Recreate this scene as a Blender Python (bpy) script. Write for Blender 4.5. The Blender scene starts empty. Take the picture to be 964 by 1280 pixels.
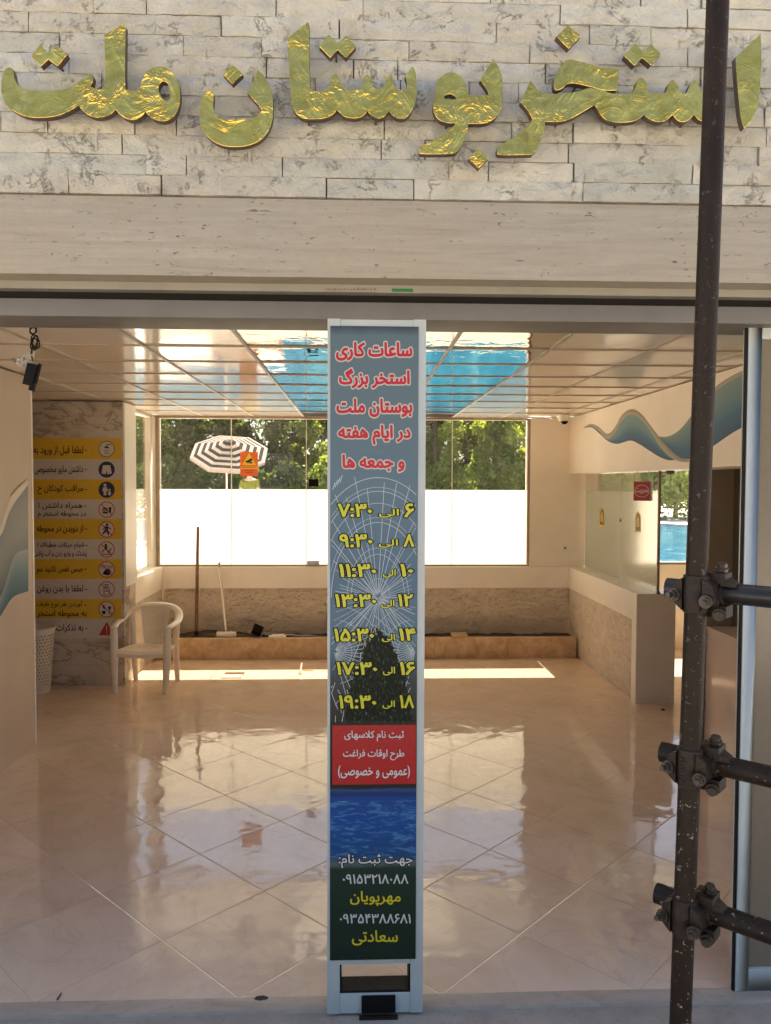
import bpy, bmesh, math, random
from mathutils import Vector, Matrix, noise
R = math.radians
sc = bpy.context.scene
COL = sc.collection
random.seed(7)

# ------------------------------------------------------------------ camera
F = 963.0; CX, CY = 482.0, 640.0; H = 2.03
VPX, VPY, ROLL = 447.0, 604.0, 0.002
Yc = Vector(((VPX-CX)/F, (CY-VPY)/F, -1)).normalized()
u0 = Vector((ROLL, 1, 0))
Zc = (u0 - u0.dot(Yc)*Yc).normalized()
Xc = Yc.cross(Zc)
RT = Matrix((Xc, Yc, Zc))                    # camera axes -> world axes
CAM = Vector((0, 0, H))
cam_d = bpy.data.cameras.new('camera'); cam = bpy.data.objects.new('camera', cam_d); COL.objects.link(cam)
cam_d.sensor_fit = 'HORIZONTAL'; cam_d.sensor_width = 36; cam_d.lens = 36*F/964
cam_d.clip_start = 0.05; cam_d.clip_end = 2000
cam.matrix_world = Matrix.Translation(CAM) @ RT.to_4x4()
sc.camera = cam

# ------------------------------------------------------------------ world, sun, exposure
SUN_EL = 62.5
w = bpy.data.worlds.new('World'); sc.world = w; w.use_nodes = True
nt = w.node_tree
sky = nt.nodes.new('ShaderNodeTexSky'); sky.sky_type = 'NISHITA'; sky.sun_disc = False
sky.sun_elevation = R(SUN_EL); sky.sun_rotation = R(0); sky.dust_density = 3.0; sky.air_density = 0.7
bg = nt.nodes['Background']; bg.inputs['Strength'].default_value = 0.052
nt.links.new(sky.outputs[0], bg.inputs['Color'])
sd = bpy.data.lights.new('sun', 'SUN'); sd.energy = 5.0; sd.angle = R(0.53); sd.color = (1.0, 0.91, 0.77)
so = bpy.data.objects.new('sun', sd); COL.objects.link(so)
so.location = (0, 20, 30)
so.rotation_euler = Vector((0.0, -math.cos(R(SUN_EL)), -math.sin(R(SUN_EL)))).to_track_quat('-Z', 'Y').to_euler()
sc.view_settings.view_transform = 'Standard'; sc.view_settings.look = 'None'
sc.view_settings.gamma = 1; sc.view_settings.use_curve_mapping = False
sc.view_settings.exposure = 2.95
cy = sc.cycles
cy.max_bounces = 14; cy.diffuse_bounces = 9; cy.glossy_bounces = 6; cy.transmission_bounces = 8
cy.transparent_max_bounces = 24; cy.use_denoising = True; cy.sample_clamp_indirect = 8
cy.caustics_reflective = False; cy.caustics_refractive = False; cy.blur_glossy = 0.3

# ------------------------------------------------------------------ photo pixel -> point on a plane of the place
def ray(x, y):
    return RT.transposed().inverted().transposed() @ Vector(((x-CX)/F, (CY-y)/F, -1)) if False else RT @ Vector(((x-CX)/F, (CY-y)/F, -1))
def P(x, y, Y=None, X=None, Z=None):
    d = ray(x, y)
    t = (Y/d.y) if Y is not None else ((X/d.x) if X is not None else (Z-H)/d.z)
    return CAM + d*t

# ------------------------------------------------------------------ mesh helpers
class MB:
    def __init__(s): s.v = []; s.f = []; s.m = []; s.c = []; s.has_c = False
    def add(s, vs, fs, mi=0, col=None):
        b = len(s.v); s.v += [Vector(p) for p in vs]
        for f in fs:
            s.f.append([i+b for i in f]); s.m.append(mi); s.c.append(col)
        if col is not None: s.has_c = True
        return s
    def box(s, x0, x1, y0, y1, z0, z1, mi=0, col=None, M=None):
        vs = [Vector(p) for p in ((x0,y0,z0),(x1,y0,z0),(x1,y1,z0),(x0,y1,z0),(x0,y0,z1),(x1,y0,z1),(x1,y1,z1),(x0,y1,z1))]
        if M is not None: vs = [M @ p for p in vs]
        return s.add(vs, [(0,3,2,1),(4,5,6,7),(0,1,5,4),(1,2,6,5),(2,3,7,6),(3,0,4,7)], mi, col)
    def quad(s, a, b, c, d, mi=0, col=None): return s.add([a,b,c,d], [(0,1,2,3)], mi, col)
    def tube(s, pts, r, n=10, mi=0, cap=True, flat=None, col=None):
        pts = [Vector(p) for p in pts]; rs = r if isinstance(r, (list, tuple)) else [r]*len(pts)
        rings = []; prev = None
        for i, p in enumerate(pts):
            t = (pts[min(i+1, len(pts)-1)] - pts[max(i-1, 0)]).normalized()
            ref = Vector((0,0,1)) if abs(t.z) < 0.9 else Vector((0,1,0))
            a = (ref - ref.dot(t)*t).normalized() if prev is None else (prev - prev.dot(t)*t).normalized()
            prev = a; b = t.cross(a)
            fa, fb = (1, 1) if flat is None else flat
            rings.append([p + a*rs[i]*fa*math.cos(2*math.pi*k/n) + b*rs[i]*fb*math.sin(2*math.pi*k/n) for k in range(n)])
        vs = [q for rg in rings for q in rg]; fs = []
        for i in range(len(rings)-1):
            for k in range(n):
                fs.append((i*n+k, i*n+(k+1)%n, (i+1)*n+(k+1)%n, (i+1)*n+k))
        if cap: fs.append(tuple(range(n-1, -1, -1))); fs.append(tuple((len(rings)-1)*n+k for k in range(n)))
        return s.add(vs, fs, mi, col)
    def lathe(s, prof, c=(0,0,0), n=24, mi=0):
        vs = []; fs = []
        for (r, z) in prof:
            for k in range(n):
                a = 2*math.pi*k/n; vs.append((c[0]+r*math.cos(a), c[1]+r*math.sin(a), c[2]+z))
        for i in range(len(prof)-1):
            for k in range(n): fs.append((i*n+k, i*n+(k+1)%n, (i+1)*n+(k+1)%n, (i+1)*n+k))
        fs.append(tuple(range(n-1,-1,-1))); fs.append(tuple((len(prof)-1)*n+k for k in range(n)))
        return s.add(vs, fs, mi)
    def poly(s, pts, mi=0, col=None): return s.add(pts, [tuple(range(len(pts)))], mi, col)
    def build(s, name, mat, parent=None, local=False, smooth=False, bevel=0.0, base=None, angle=35):
        me = bpy.data.meshes.new(name)
        off = Vector((0,0,0))
        if parent is not None: off = Vector(parent.get('_o', (0,0,0)))
        elif base is not None: off = Vector(base)
        elif not local and s.v:
            lo = [min(p[i] for p in s.v) for i in range(3)]; hi = [max(p[i] for p in s.v) for i in range(3)]
            off = Vector(((lo[0]+hi[0])/2, (lo[1]+hi[1])/2, lo[2]))
        if local: off = Vector((0,0,0))
        me.from_pydata([tuple(p-off) for p in s.v], [], s.f); me.update()
        mats = mat if isinstance(mat, (list, tuple)) else [mat]
        for m in mats: me.materials.append(m)
        for i, p in enumerate(me.polygons): p.material_index = s.m[i]
        if s.has_c:
            ca = me.color_attributes.new('tone', 'FLOAT_COLOR', 'CORNER')
            for i, p in enumerate(me.polygons):
                c = s.c[i] or (1,1,1)
                if isinstance(c, (int, float)): c = (c,c,c)
                for j, li in enumerate(p.loop_indices):
                    cc = c[j] if isinstance(c[0], (tuple, list)) else c
                    ca.data[li].color = (cc[0], cc[1], cc[2], 1)
        if bevel or smooth:
            bm = bmesh.new(); bm.from_mesh(me)
            if bevel:
                bmesh.ops.remove_doubles(bm, verts=bm.verts, dist=1e-6)
                es = [e for e in bm.edges if len(e.link_faces) == 2 and e.calc_face_angle(0) > R(30)]
                bmesh.ops.bevel(bm, geom=es, offset=bevel, segments=2, profile=0.7, affect='EDGES', clamp_overlap=True)
            bm.to_mesh(me); bm.free()
            if smooth or bevel:
                me.polygons.foreach_set('use_smooth', [True]*len(me.polygons))
                me.set_sharp_from_angle(angle=R(angle))
        o = bpy.data.objects.new(name, me); COL.objects.link(o)
        if parent is not None: o.parent = parent; o['_o'] = tuple(off)
        else: o.location = off; o['_o'] = tuple(off)
        return o

def tag(o, label=None, cat=None, group=None, kind=None):
    if label: o['label'] = label
    if cat: o['category'] = cat
    if group: o['group'] = group
    if kind: o['kind'] = kind
    return o
def thing(name, label, cat, loc=(0,0,0), rz=0, group=None):
    o = bpy.data.objects.new(name, None); COL.objects.link(o)
    o.location = loc; o.rotation_euler = (0,0,rz); o.empty_display_size = 0.1
    o['_o'] = tuple(loc)
    return tag(o, label, cat, group)
def copy_tree(o, parent=None):
    c = o.copy(); COL.objects.link(c)
    if parent is not None: c.parent = parent
    for ch in list(o.children): copy_tree(ch, c)
    return c

# ------------------------------------------------------------------ material helpers
class NT:
    def __init__(s, name):
        s.mat = bpy.data.materials.new(name); s.mat.use_nodes = True
        s.t = s.mat.node_tree; s.b = s.t.nodes['Principled BSDF']; s.out = s.t.nodes['Material Output']
        s._co = None
    def n(s, typ, **kw):
        nd = s.t.nodes.new('ShaderNode'+typ)
        for k, v in kw.items():
            if k.startswith('i_'): nd.inputs[k[2:].replace('_', ' ')].default_value = v
            else: setattr(nd, k, v)
        return nd
    def L(s, a, b): s.t.links.new(a, b)
    def co(s):
        if s._co is None:
            g = s.n('NewGeometry'); s._co = g.outputs['Position']
        return s._co
    def mapping(s, scale=(1,1,1), rot=(0,0,0), loc=(0,0,0), src=None):
        m = s.n('Mapping'); m.inputs['Scale'].default_value = scale; m.inputs['Rotation'].default_value = rot; m.inputs['Location'].default_value = loc
        s.L(src or s.co(), m.inputs['Vector']); return m.outputs[0]
    def noise(s, scale, detail=4, rough=0.55, dist=0.0, vec=None):
        nd = s.n('TexNoise'); nd.inputs['Scale'].default_value = scale; nd.inputs['Detail'].default_value = detail
        nd.inputs['Roughness'].default_value = rough; nd.inputs['Distortion'].default_value = dist
        s.L(vec or s.co(), nd.inputs['Vector']); return nd.outputs['Fac']
    def ramp(s, fac, stops, interp='LINEAR'):
        r = s.n('ValToRGB'); r.color_ramp.interpolation = interp
        e = r.color_ramp.elements
        while len(e) < len(stops): e.new(0.5)
        for i, (p, c) in enumerate(stops):
            e[i].position = p
            if isinstance(c, (int, float)): c = (c, c, c)
            e[i].color = (c[0], c[1], c[2], 1)
        s.L(fac, r.inputs[0]); return r.outputs['Color']
    def mix(s, fac, a, b, blend='MIX'):
        m = s.n('Mix', data_type='RGBA', blend_type=blend)
        for sock, v in ((m.inputs[0], fac), (m.inputs[6], a), (m.inputs[7], b)):
            if isinstance(v, (int, float)): sock.default_value = v
            elif isinstance(v, (tuple, list)): sock.default_value = (v[0], v[1], v[2], 1)
            else: s.L(v, sock)
        return m.outputs[2]
    def math(s, op, a, b=0.0, c=0.0):
        m = s.n('Math', operation=op)
        for i, v in enumerate((a, b, c)):
            if isinstance(v, (int, float)): m.inputs[i].default_value = v
            else: s.L(v, m.inputs[i])
        return m.outputs[0]
    def bump(s, h, strength=0.3, dist=0.01, normal=None):
        b = s.n('Bump'); b.inputs['Strength'].default_value = strength; b.inputs['Distance'].default_value = dist
        s.L(h, b.inputs['Height'])
        if normal is not None: s.L(normal, b.inputs['Normal'])
        return b.outputs[0]
    def set(s, base=None, rough=None, metal=None, spec=None, normal=None, **kw):
        for k, v in (('Base Color', base), ('Roughness', rough), ('Metallic', metal), ('Specular IOR Level', spec), ('Normal', normal)):
            if v is None: continue
            if isinstance(v, (int, float)): s.b.inputs[k].default_value = v
            elif isinstance(v, (tuple, list)): s.b.inputs[k].default_value = (v[0], v[1], v[2], 1)
            else: s.L(v, s.b.inputs[k])
        for k, v in kw.items(): s.b.inputs[k.replace('_', ' ')].default_value = v
        return s.mat
    def attr(s, name='tone'):
        a = s.n('Attribute'); a.attribute_name = name; return a.outputs['Color']

def plain(name, base, rough=0.5, var=0.12, nscale=6, bump=0.0, bscale=60, metal=0, spec=0.5):
    m = NT(name)
    dark = tuple(c*(1-var) for c in base); lite = tuple(min(1, c*(1+var*0.6)) for c in base)
    c = m.ramp(m.noise(nscale, 5, 0.6), [(0.3, dark), (0.7, lite)])
    nrm = m.bump(m.noise(bscale, 4, 0.6), bump, 0.004) if bump else None
    rr = m.math('ADD', m.math('MULTIPLY', m.noise(nscale*2.3, 3), 0.15), max(0.02, rough-0.075))
    return m.set(c, rr, metal, spec, nrm)
def flatc(name, base, rough=0.5, spec=0.4): return plain(name, base, rough, 0.06, 30, spec=spec)

M = {}
# split stone cladding
m = NT('split_stone')
n1 = m.noise(6, 7, 0.62); base = m.ramp(n1, [(0.28,(0.40,0.385,0.325)),(0.40,(0.505,0.495,0.425)),(0.72,(0.575,0.57,0.51))])
base = m.mix(1.0, base, m.attr(), 'MULTIPLY')
wv = m.noise(9, 9, 0.72, 0.5)
ridge = m.math('ABSOLUTE', m.math('SUBTRACT', wv, 0.5))
crack = m.ramp(ridge, [(0.0,1.0),(0.005,0.7),(0.013,0.0)])
msk = m.ramp(m.noise(8, 4, 0.6), [(0.50,0.0),(0.60,1.0)])
cr = m.math('MULTIPLY', crack, msk)
pit = m.ramp(m.noise(48, 4, 0.75, 0.4), [(0.62,0.0),(0.70,1.0)])
pit = m.math('MULTIPLY', pit, m.ramp(m.noise(9, 3), [(0.54,0.0),(0.64,0.8)]))
dirt = m.math('MAXIMUM', m.math('MULTIPLY', cr, 0.5), m.math('MULTIPLY', pit, 0.42))
base = m.mix(dirt, base, (0.15,0.115,0.08))
rust = m.ramp(m.noise(3.1, 5, 0.6, 0.5), [(0.52,0.0),(0.75,0.45)])
base = m.mix(m.math('MULTIPLY', rust, 0.6), base, (0.37,0.315,0.23))
vo = m.n('TexVoronoi'); vo.inputs['Scale'].default_value = 13; m.L(m.mapping((1,1,1.6)), vo.inputs['Vector'])
hgt = m.math('ADD', m.math('MULTIPLY', vo.outputs['Distance'], 0.55), m.math('ADD', m.math('MULTIPLY', m.noise(18, 8, 0.68, 0.4), 1.0), m.math('MULTIPLY', dirt, -0.35)))
M['stone'] = m.set(base, 0.78, 0, 0.3, m.bump(hgt, 1.0, 0.030))
M['joint'] = plain('stone_joint', (0.16,0.13,0.10), 0.9, 0.3, 20)
# travertine
m = NT('travertine')
st = m.mapping((1.0, 3, 17)); bands = m.noise(2.2, 9, 0.68, 0.9, st)
c = m.ramp(bands, [(0.25,(0.21,0.188,0.145)),(0.45,(0.285,0.265,0.212)),(0.6,(0.32,0.30,0.245)),(0.78,(0.37,0.357,0.30))])
c = m.mix(m.ramp(m.noise(26, 5, 0.7, 0.3), [(0.35,0.35),(0.65,0.0)]), c, (0.28,0.24,0.185))
pits = m.ramp(m.noise(24, 4, 0.7, 0.3, m.mapping((1.0, 3, 3.2))), [(0.635,0.0),(0.675,1.0)])
pits = m.math('MULTIPLY', pits, m.ramp(m.noise(4.5, 4, 0.6), [(0.40,0.1),(0.58,1.0)]))
c = m.mix(m.math('MULTIPLY', pits, 0.85), c, (0.10,0.075,0.05))
c = m.mix(m.ramp(m.noise(1.7, 4, 0.6), [(0.5,0.0),(0.8,0.4)]), c, (0.33,0.265,0.185))
M['trav'] = m.set(c, 0.55, 0, 0.35, m.bump(m.math('SUBTRACT', m.math('MULTIPLY', m.noise(60, 3), 0.5), pits), 0.6, 0.006))
# foil gold
m = NT('gold_foil')
amt = m.ramp(m.noise(5.5, 2, 0.5, 0.3), [(0.42,0.16),(0.64,1.0)])
fold = m.math('ABSOLUTE', m.math('SUBTRACT', m.noise(7, 3, 0.55, 2.4), 0.5))
fold = m.math('POWER', m.math('SUBTRACT', 1.0, m.math('MINIMUM', m.math('MULTIPLY', fold, 5.0), 1.0)), 2.0)
hh = m.math('MULTIPLY', m.math('ADD', m.math('MULTIPLY', m.noise(13, 3, 0.5, 1.2), 0.9), m.math('MULTIPLY', fold, 0.35)), amt)
cc = m.ramp(m.noise(9, 4, 0.6, 2), [(0.3,(0.60,0.39,0.07)),(0.7,(0.78,0.56,0.14))])
M['gold'] = m.set(cc, 0.22, 1.0, 0.5, m.bump(hh, 0.38, 0.022))
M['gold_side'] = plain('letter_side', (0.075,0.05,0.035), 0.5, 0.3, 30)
# floor tiles laid on the diagonal
m = NT('floor_tile')
T = 0.564
sep = m.n('SeparateXYZ'); m.L(m.co(), sep.inputs[0]); x, y = sep.outputs[0], sep.outputs[1]
u = m.math('DIVIDE', m.math('SUBTRACT', m.math('MULTIPLY', m.math('SUBTRACT', y, x), 0.70711), 0.176), T)
v = m.math('DIVIDE', m.math('SUBTRACT', m.math('MULTIPLY', m.math('ADD', y, x), 0.70711), 0.09), T)
fu, fv = m.math('FRACT', u), m.math('FRACT', v)
du = m.math('MINIMUM', fu, m.math('SUBTRACT', 1.0, fu)); dv = m.math('MINIMUM', fv, m.math('SUBTRACT', 1.0, fv))
dd = m.math('MULTIPLY', m.math('MINIMUM', du, dv), T)
line = m.ramp(dd, [(0.0,1.0),(0.0012,0.9),(0.0022,0.0)])
cmb = m.n('CombineXYZ'); m.L(m.math('FLOOR', u), cmb.inputs[0]); m.L(m.math('FLOOR', v), cmb.inputs[1])
wn = m.n('TexWhiteNoise', noise_dimensions='3D'); m.L(cmb.outputs[0], wn.inputs['Vector'])
off = m.n('VectorMath', operation='SCALE'); m.L(wn.outputs['Color'], off.inputs[0]); off.inputs['Scale'].default_value = 30
pos = m.n('VectorMath', operation='ADD'); m.L(m.co(), pos.inputs[0]); m.L(off.outputs[0], pos.inputs[1])
marb = m.noise(2.2, 7, 0.6, 1.2, pos.outputs[0])
c = m.ramp(marb, [(0.25,(0.65,0.485,0.345)),(0.5,(0.735,0.57,0.425)),(0.75,(0.785,0.62,0.485))])
vein = m.ramp(m.math('ABSOLUTE', m.math('SUBTRACT', m.noise(1.6, 6, 0.6, 1.5, pos.outputs[0]), 0.5)), [(0.0,0.35),(0.02,0.0)])
c = m.mix(vein, c, (0.58,0.42,0.29)); c = m.mix(m.math('MULTIPLY', line, 0.24), c, (0.32,0.22,0.15))
tl = m.n('VectorMath', operation='SUBTRACT'); m.L(wn.outputs['Color'], tl.inputs[0]); tl.inputs[1].default_value = (0.5,0.5,0.5)
ts = m.n('VectorMath', operation='MULTIPLY'); m.L(tl.outputs[0], ts.inputs[0]); ts.inputs[1].default_value = (0.009,0.009,0.0)
gN = m.n('NewGeometry'); an = m.n('VectorMath', operation='ADD'); m.L(gN.outputs['Normal'], an.inputs[0]); m.L(ts.outputs[0], an.inputs[1])
nn = m.n('VectorMath', operation='NORMALIZE'); m.L(an.outputs[0], nn.inputs[0])
wave = m.noise(4.5, 2, 0.45, 0.3, pos.outputs[0])
h2 = m.math('SUBTRACT', m.math('ADD', m.math('ADD', m.math('MULTIPLY', wave, 0.34), m.math('MULTIPLY', m.noise(13, 2, 0.5, 0.5, pos.outputs[0]), 0.055)), m.math('MULTIPLY', m.noise(60, 2), 0.004)), m.math('MULTIPLY', line, 0.1))
rg = m.math('ADD', 0.035, m.math('MULTIPLY', m.ramp(m.noise(2.5, 4), [(0.4,0.0),(0.75,1.0)]), 0.10))
M['floor'] = m.set(c, rg, 0, 0.66, m.bump(h2, 1.0, 0.010, nn.outputs[0]))
# pavement outside the door
m = NT('grey_pavement')
c = m.ramp(m.noise(3, 7, 0.65, 0.4), [(0.3,(0.31,0.265,0.21)),(0.7,(0.45,0.39,0.315))])
c = m.mix(m.ramp(m.noise(40, 4, 0.7), [(0.56,0.0),(0.72,0.55)]), c, (0.20,0.165,0.125))
c = m.mix(m.ramp(m.noise(5, 5, 0.7, 0.6), [(0.55,0.0),(0.75,0.5)]), c, (0.28,0.23,0.18))
M['pave'] = m.set(c, 0.75, 0, 0.3, m.bump(m.noise(60, 5), 0.3, 0.005))
m = NT('threshold_stone')
c = m.ramp(m.noise(5, 7, 0.65, 0.9, m.mapping((0.6,2,1))), [(0.3,(0.34,0.285,0.225)),(0.7,(0.49,0.42,0.345))])
c = m.mix(m.ramp(m.noise(22, 6, 0.75, 0.6), [(0.55,0.0),(0.72,0.6)]), c, (0.22,0.175,0.13))
M['thresh'] = m.set(c, 0.35, 0, 0.4, m.bump(m.noise(30, 4), 0.1, 0.003))
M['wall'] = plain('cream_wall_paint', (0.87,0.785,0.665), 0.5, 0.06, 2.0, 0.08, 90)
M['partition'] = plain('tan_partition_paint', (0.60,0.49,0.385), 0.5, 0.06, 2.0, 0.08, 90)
M['apron'] = plain('ivory_panel', (0.87,0.81,0.72), 0.35, 0.05, 2.5)
M['endcap'] = plain('shaded_cream_panel', (0.70,0.61,0.46), 0.45, 0.05, 3)  # cream end of the low wall, its shade put into the tan colour
M['dark_wall'] = plain('shade_toned_wall', (0.30,0.25,0.19), 0.55, 0.1, 3)  # side room wall: its unlit look put into the base colour
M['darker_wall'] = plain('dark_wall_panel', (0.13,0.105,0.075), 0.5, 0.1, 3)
M['white'] = plain('white_paint', (0.80,0.77,0.70), 0.4, 0.05, 4)
M['cpanel'] = plain('gloss_cream_panel', (0.60,0.46,0.36), 0.12, 0.05, 3)
# rough scraped concrete
m = NT('rough_concrete')
nz = m.noise(5, 8, 0.65, 0.5, m.mapping((1,1,2.2)))
c = m.ramp(nz, [(0.3,(0.58,0.48,0.37)),(0.5,(0.68,0.58,0.46)),(0.72,(0.74,0.65,0.53))])
ch = m.ramp(m.noise(22, 6, 0.7, 0.6, m.mapping((1,1,3))), [(0.56,0.0),(0.66,1.0)])
c = m.mix(m.math('MULTIPLY', ch, 0.4), c, (0.38,0.29,0.20))
M['concrete'] = m.set(c, 0.9, 0, 0.2, m.bump(m.math('SUBTRACT', m.math('ADD', nz, m.math('MULTIPLY', m.noise(30,6,0.7,0,m.mapping((1,1,2))),0.6)), m.math('MULTIPLY', ch,0.5)), 0.9, 0.02))
m = NT('planter_stone')
c = m.ramp(m.noise(9, 6, 0.6, 0.6), [(0.3,(0.42,0.26,0.13)),(0.6,(0.60,0.42,0.25)),(0.8,(0.66,0.50,0.33))])
pp = m.ramp(m.noise(45, 4, 0.7), [(0.6,0.0),(0.7,0.7)])
c = m.mix(pp, c, (0.2,0.12,0.06))
M['planter'] = m.set(c, 0.6, 0, 0.3, m.bump(m.math('SUBTRACT', m.noise(30,5), pp), 0.4, 0.005))
M['soil'] = plain('dry_soil', (0.085,0.055,0.035), 0.95, 0.5, 25, 1.0, 40)
m = NT('grey_marble')
mv = m.noise(2.4, 8, 0.62, 0.5, m.mapping((1,1,1.4),(0,0.5,0)))
c = m.ramp(mv, [(0.3,(0.38,0.315,0.255)),(0.48,(0.54,0.47,0.395)),(0.7,(0.64,0.57,0.495))])
vv = m.ramp(m.math('ABSOLUTE', m.math('SUBTRACT', m.noise(1.5, 7, 0.62, 0.7, m.mapping((1,1,1.8),(0,0.7,0))), 0.5)), [(0.0,0.6),(0.025,0.0)])
c = m.mix(vv, c, (0.14,0.10,0.08))
M['marble'] = m.set(c, 0.25, 0, 0.5)
# ceiling
m = NT('pvc_ceiling_tile')
c = m.mix(1.0, m.ramp(m.noise(3, 4), [(0.3,(0.87,0.785,0.67)),(0.7,(0.91,0.84,0.74))]), m.attr(), 'MULTIPLY')
M['ceil'] = m.set(c, 0.10, 0, 0.85, m.bump(m.noise(3.5, 2), 0.35, 0.006))
m = NT('mirror_ceiling_tile')
M['mirror'] = m.set((0.44,0.42,0.385), m.math('ADD', 0.012, m.math('MULTIPLY', m.noise(6,3), 0.03)), 1.0, 0.5, m.bump(m.noise(5, 3, 0.5, 0.5), 0.30, 0.008))
M['tbar'] = flatc('ceiling_grid_metal', (0.44,0.36,0.28), 0.4)
# glass
def glass(name, tint, dust, refl=0.09):
    m = NT(name); m.t.nodes.remove(m.b)
    tr = m.n('BsdfTransparent'); tr.inputs[0].default_value = (*tint, 1)
    gl = m.n('BsdfGlossy'); gl.inputs['Roughness'].default_value = 0.02; gl.inputs[0].default_value = (1,1,1,1)
    fr = m.n('Fresnel'); fr.inputs['IOR'].default_value = 1.45
    a = m.n('MixShader'); m.L(m.math('MULTIPLY', fr.outputs[0], 0.6), a.inputs[0]); m.L(tr.outputs[0], a.inputs[1]); m.L(gl.outputs[0], a.inputs[2])
    ds = m.n('BsdfTranslucent'); ds.inputs[0].default_value = (0.62,0.54,0.42,1)
    b = m.n('MixShader')
    streak = m.ramp(m.noise(4, 6, 0.65, 0.4, m.mapping((2,2,1.4))), [(0.35,dust*0.5),(0.7,dust*1.7)])
    m.L(streak, b.inputs[0]); m.L(a.outputs[0], b.inputs[1]); m.L(ds.outputs[0], b.inputs[2])
    m.L(b.outputs[0], m.out.inputs[0]); return m.mat
M['glass'] = glass('dusty_window_glass', (0.90,0.885,0.84), 0.006)
M['glass_clean'] = glass('clear_window_glass', (0.95,0.97,0.95), 0.01)
def film(name, col, tcol, mixd=0.4):
    m = NT(name); m.t.nodes.remove(m.b)
    t = m.n('BsdfTranslucent'); m.L(m.ramp(m.noise(1.7, 6, 0.65, 0.5, m.mapping((1,1,0.6))), [(0.3,tuple(c*0.80 for c in tcol)),(0.65,tcol)]), t.inputs[0])
    d = m.n('BsdfDiffuse'); d.inputs[0].default_value = (*col, 1)
    a = m.n('MixShader'); a.inputs[0].default_value = mixd; m.L(t.outputs[0], a.inputs[1]); m.L(d.outputs[0], a.inputs[2])
    g = m.n('BsdfGlossy'); g.inputs['Roughness'].default_value = 0.15
    fr = m.n('Fresnel'); fr.inputs['IOR'].default_value = 1.4
    b = m.n('MixShader'); m.L(m.math('MULTIPLY', fr.outputs[0], 0.7), b.inputs[0]); m.L(a.outputs[0], b.inputs[1]); m.L(g.outputs[0], b.inputs[2])
    m.L(b.outputs[0], m.out.inputs[0]); return m.mat
M['frost'] = film('frosted_film', (0.9,0.88,0.84), (0.84,0.79,0.69), 0.20)
M['frost_g'] = film('green_frosted_film', (0.76,0.88,0.68), (0.80,0.94,0.74), 0.5)
M['tanfilm'] = flatc('tan_glass_film', (0.19,0.155,0.11), 0.2)
M['blueframe'] = plain('pale_blue_frame_paint', (0.42,0.465,0.455), 0.35, 0.08, 7, 0.05, 60)
M['header'] = plain('grey_header_paint', (0.135,0.125,0.115), 0.5, 0.12, 5, 0.05, 50)
M['palestrip'] = plain('pale_strip', (0.26,0.25,0.22), 0.5, 0.1, 6)
M['black'] = flatc('black_rubber', (0.010,0.009,0.008), 0.6, 0.15)
M['blackp'] = flatc('black_plastic', (0.006,0.006,0.006), 0.6, 0.12)
M['green'] = flatc('green_label', (0.02,0.16,0.05), 0.4)
M['winframe'] = plain('bronze_window_frame', (0.33,0.25,0.17), 0.4, 0.1, 8)
M['whiteframe'] = plain('white_window_frame', (0.78,0.74,0.68), 0.4, 0.05, 8)
M['plastic'] = plain('ivory_plastic', (0.86,0.76,0.62), 0.3, 0.06, 6, 0.05, 40)
M['whiteplastic'] = plain('white_plastic', (0.75,0.70,0.62), 0.35, 0.06, 6)
M['wood'] = plain('brown_wood_handle', (0.20,0.10,0.055), 0.6, 0.4, 30)
# scaffold steel
m = NT('scaffold_steel')
c = m.ramp(m.noise(18, 6, 0.65, 0.4, m.mapping((1,1,0.3))), [(0.3,(0.010,0.0065,0.0045)),(0.6,(0.017,0.011,0.007)),(0.8,(0.036,0.023,0.014))])
spk = m.ramp(m.noise(75, 3, 0.7, 0.5), [(0.63,0.0),(0.67,1.0)])
zz = m.n('SeparateXYZ'); m.L(m.co(), zz.inputs[0])
low = m.ramp(m.math('DIVIDE', zz.outputs[2], 3.0), [(0.28,1.0),(0.52,0.25),(0.9,0.12)])
spk = m.math('MULTIPLY', spk, low)
c = m.mix(m.ramp(m.noise(11, 6, 0.7, 0.4, m.mapping((1,1,0.4))), [(0.52,0.0),(0.68,0.3)]), c, (0.04,0.021,0.011))
c = m.mix(spk, c, (0.36,0.31,0.24))
M['steel'] = m.set(c, 0.5, 0.0, 0.2, m.bump(m.noise(90, 4), 0.12, 0.002))
m = NT('black_painted_tube')
c = m.ramp(m.noise(20, 5), [(0.3,(0.008,0.009,0.009)),(0.7,(0.022,0.022,0.021))])
c = m.mix(m.ramp(m.noise(60, 3, 0.7, 0.5), [(0.69,0.0),(0.73,0.8)]), c, (0.28,0.27,0.24))
M['bsteel'] = m.set(c, 0.35, 0.0, 0.4)
m = NT('rusty_cast_iron')
c = m.ramp(m.noise(30, 6, 0.65), [(0.3,(0.009,0.006,0.0045)),(0.65,(0.024,0.015,0.010)),(0.85,(0.07,0.042,0.027))])
M['iron'] = m.set(c, 0.55, 0.1, 0.35, m.bump(m.noise(70, 5), 0.5, 0.004))
M['bolt'] = plain('worn_bolt', (0.055,0.045,0.036), 0.4, 0.4, 60, metal=0.3)
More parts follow.
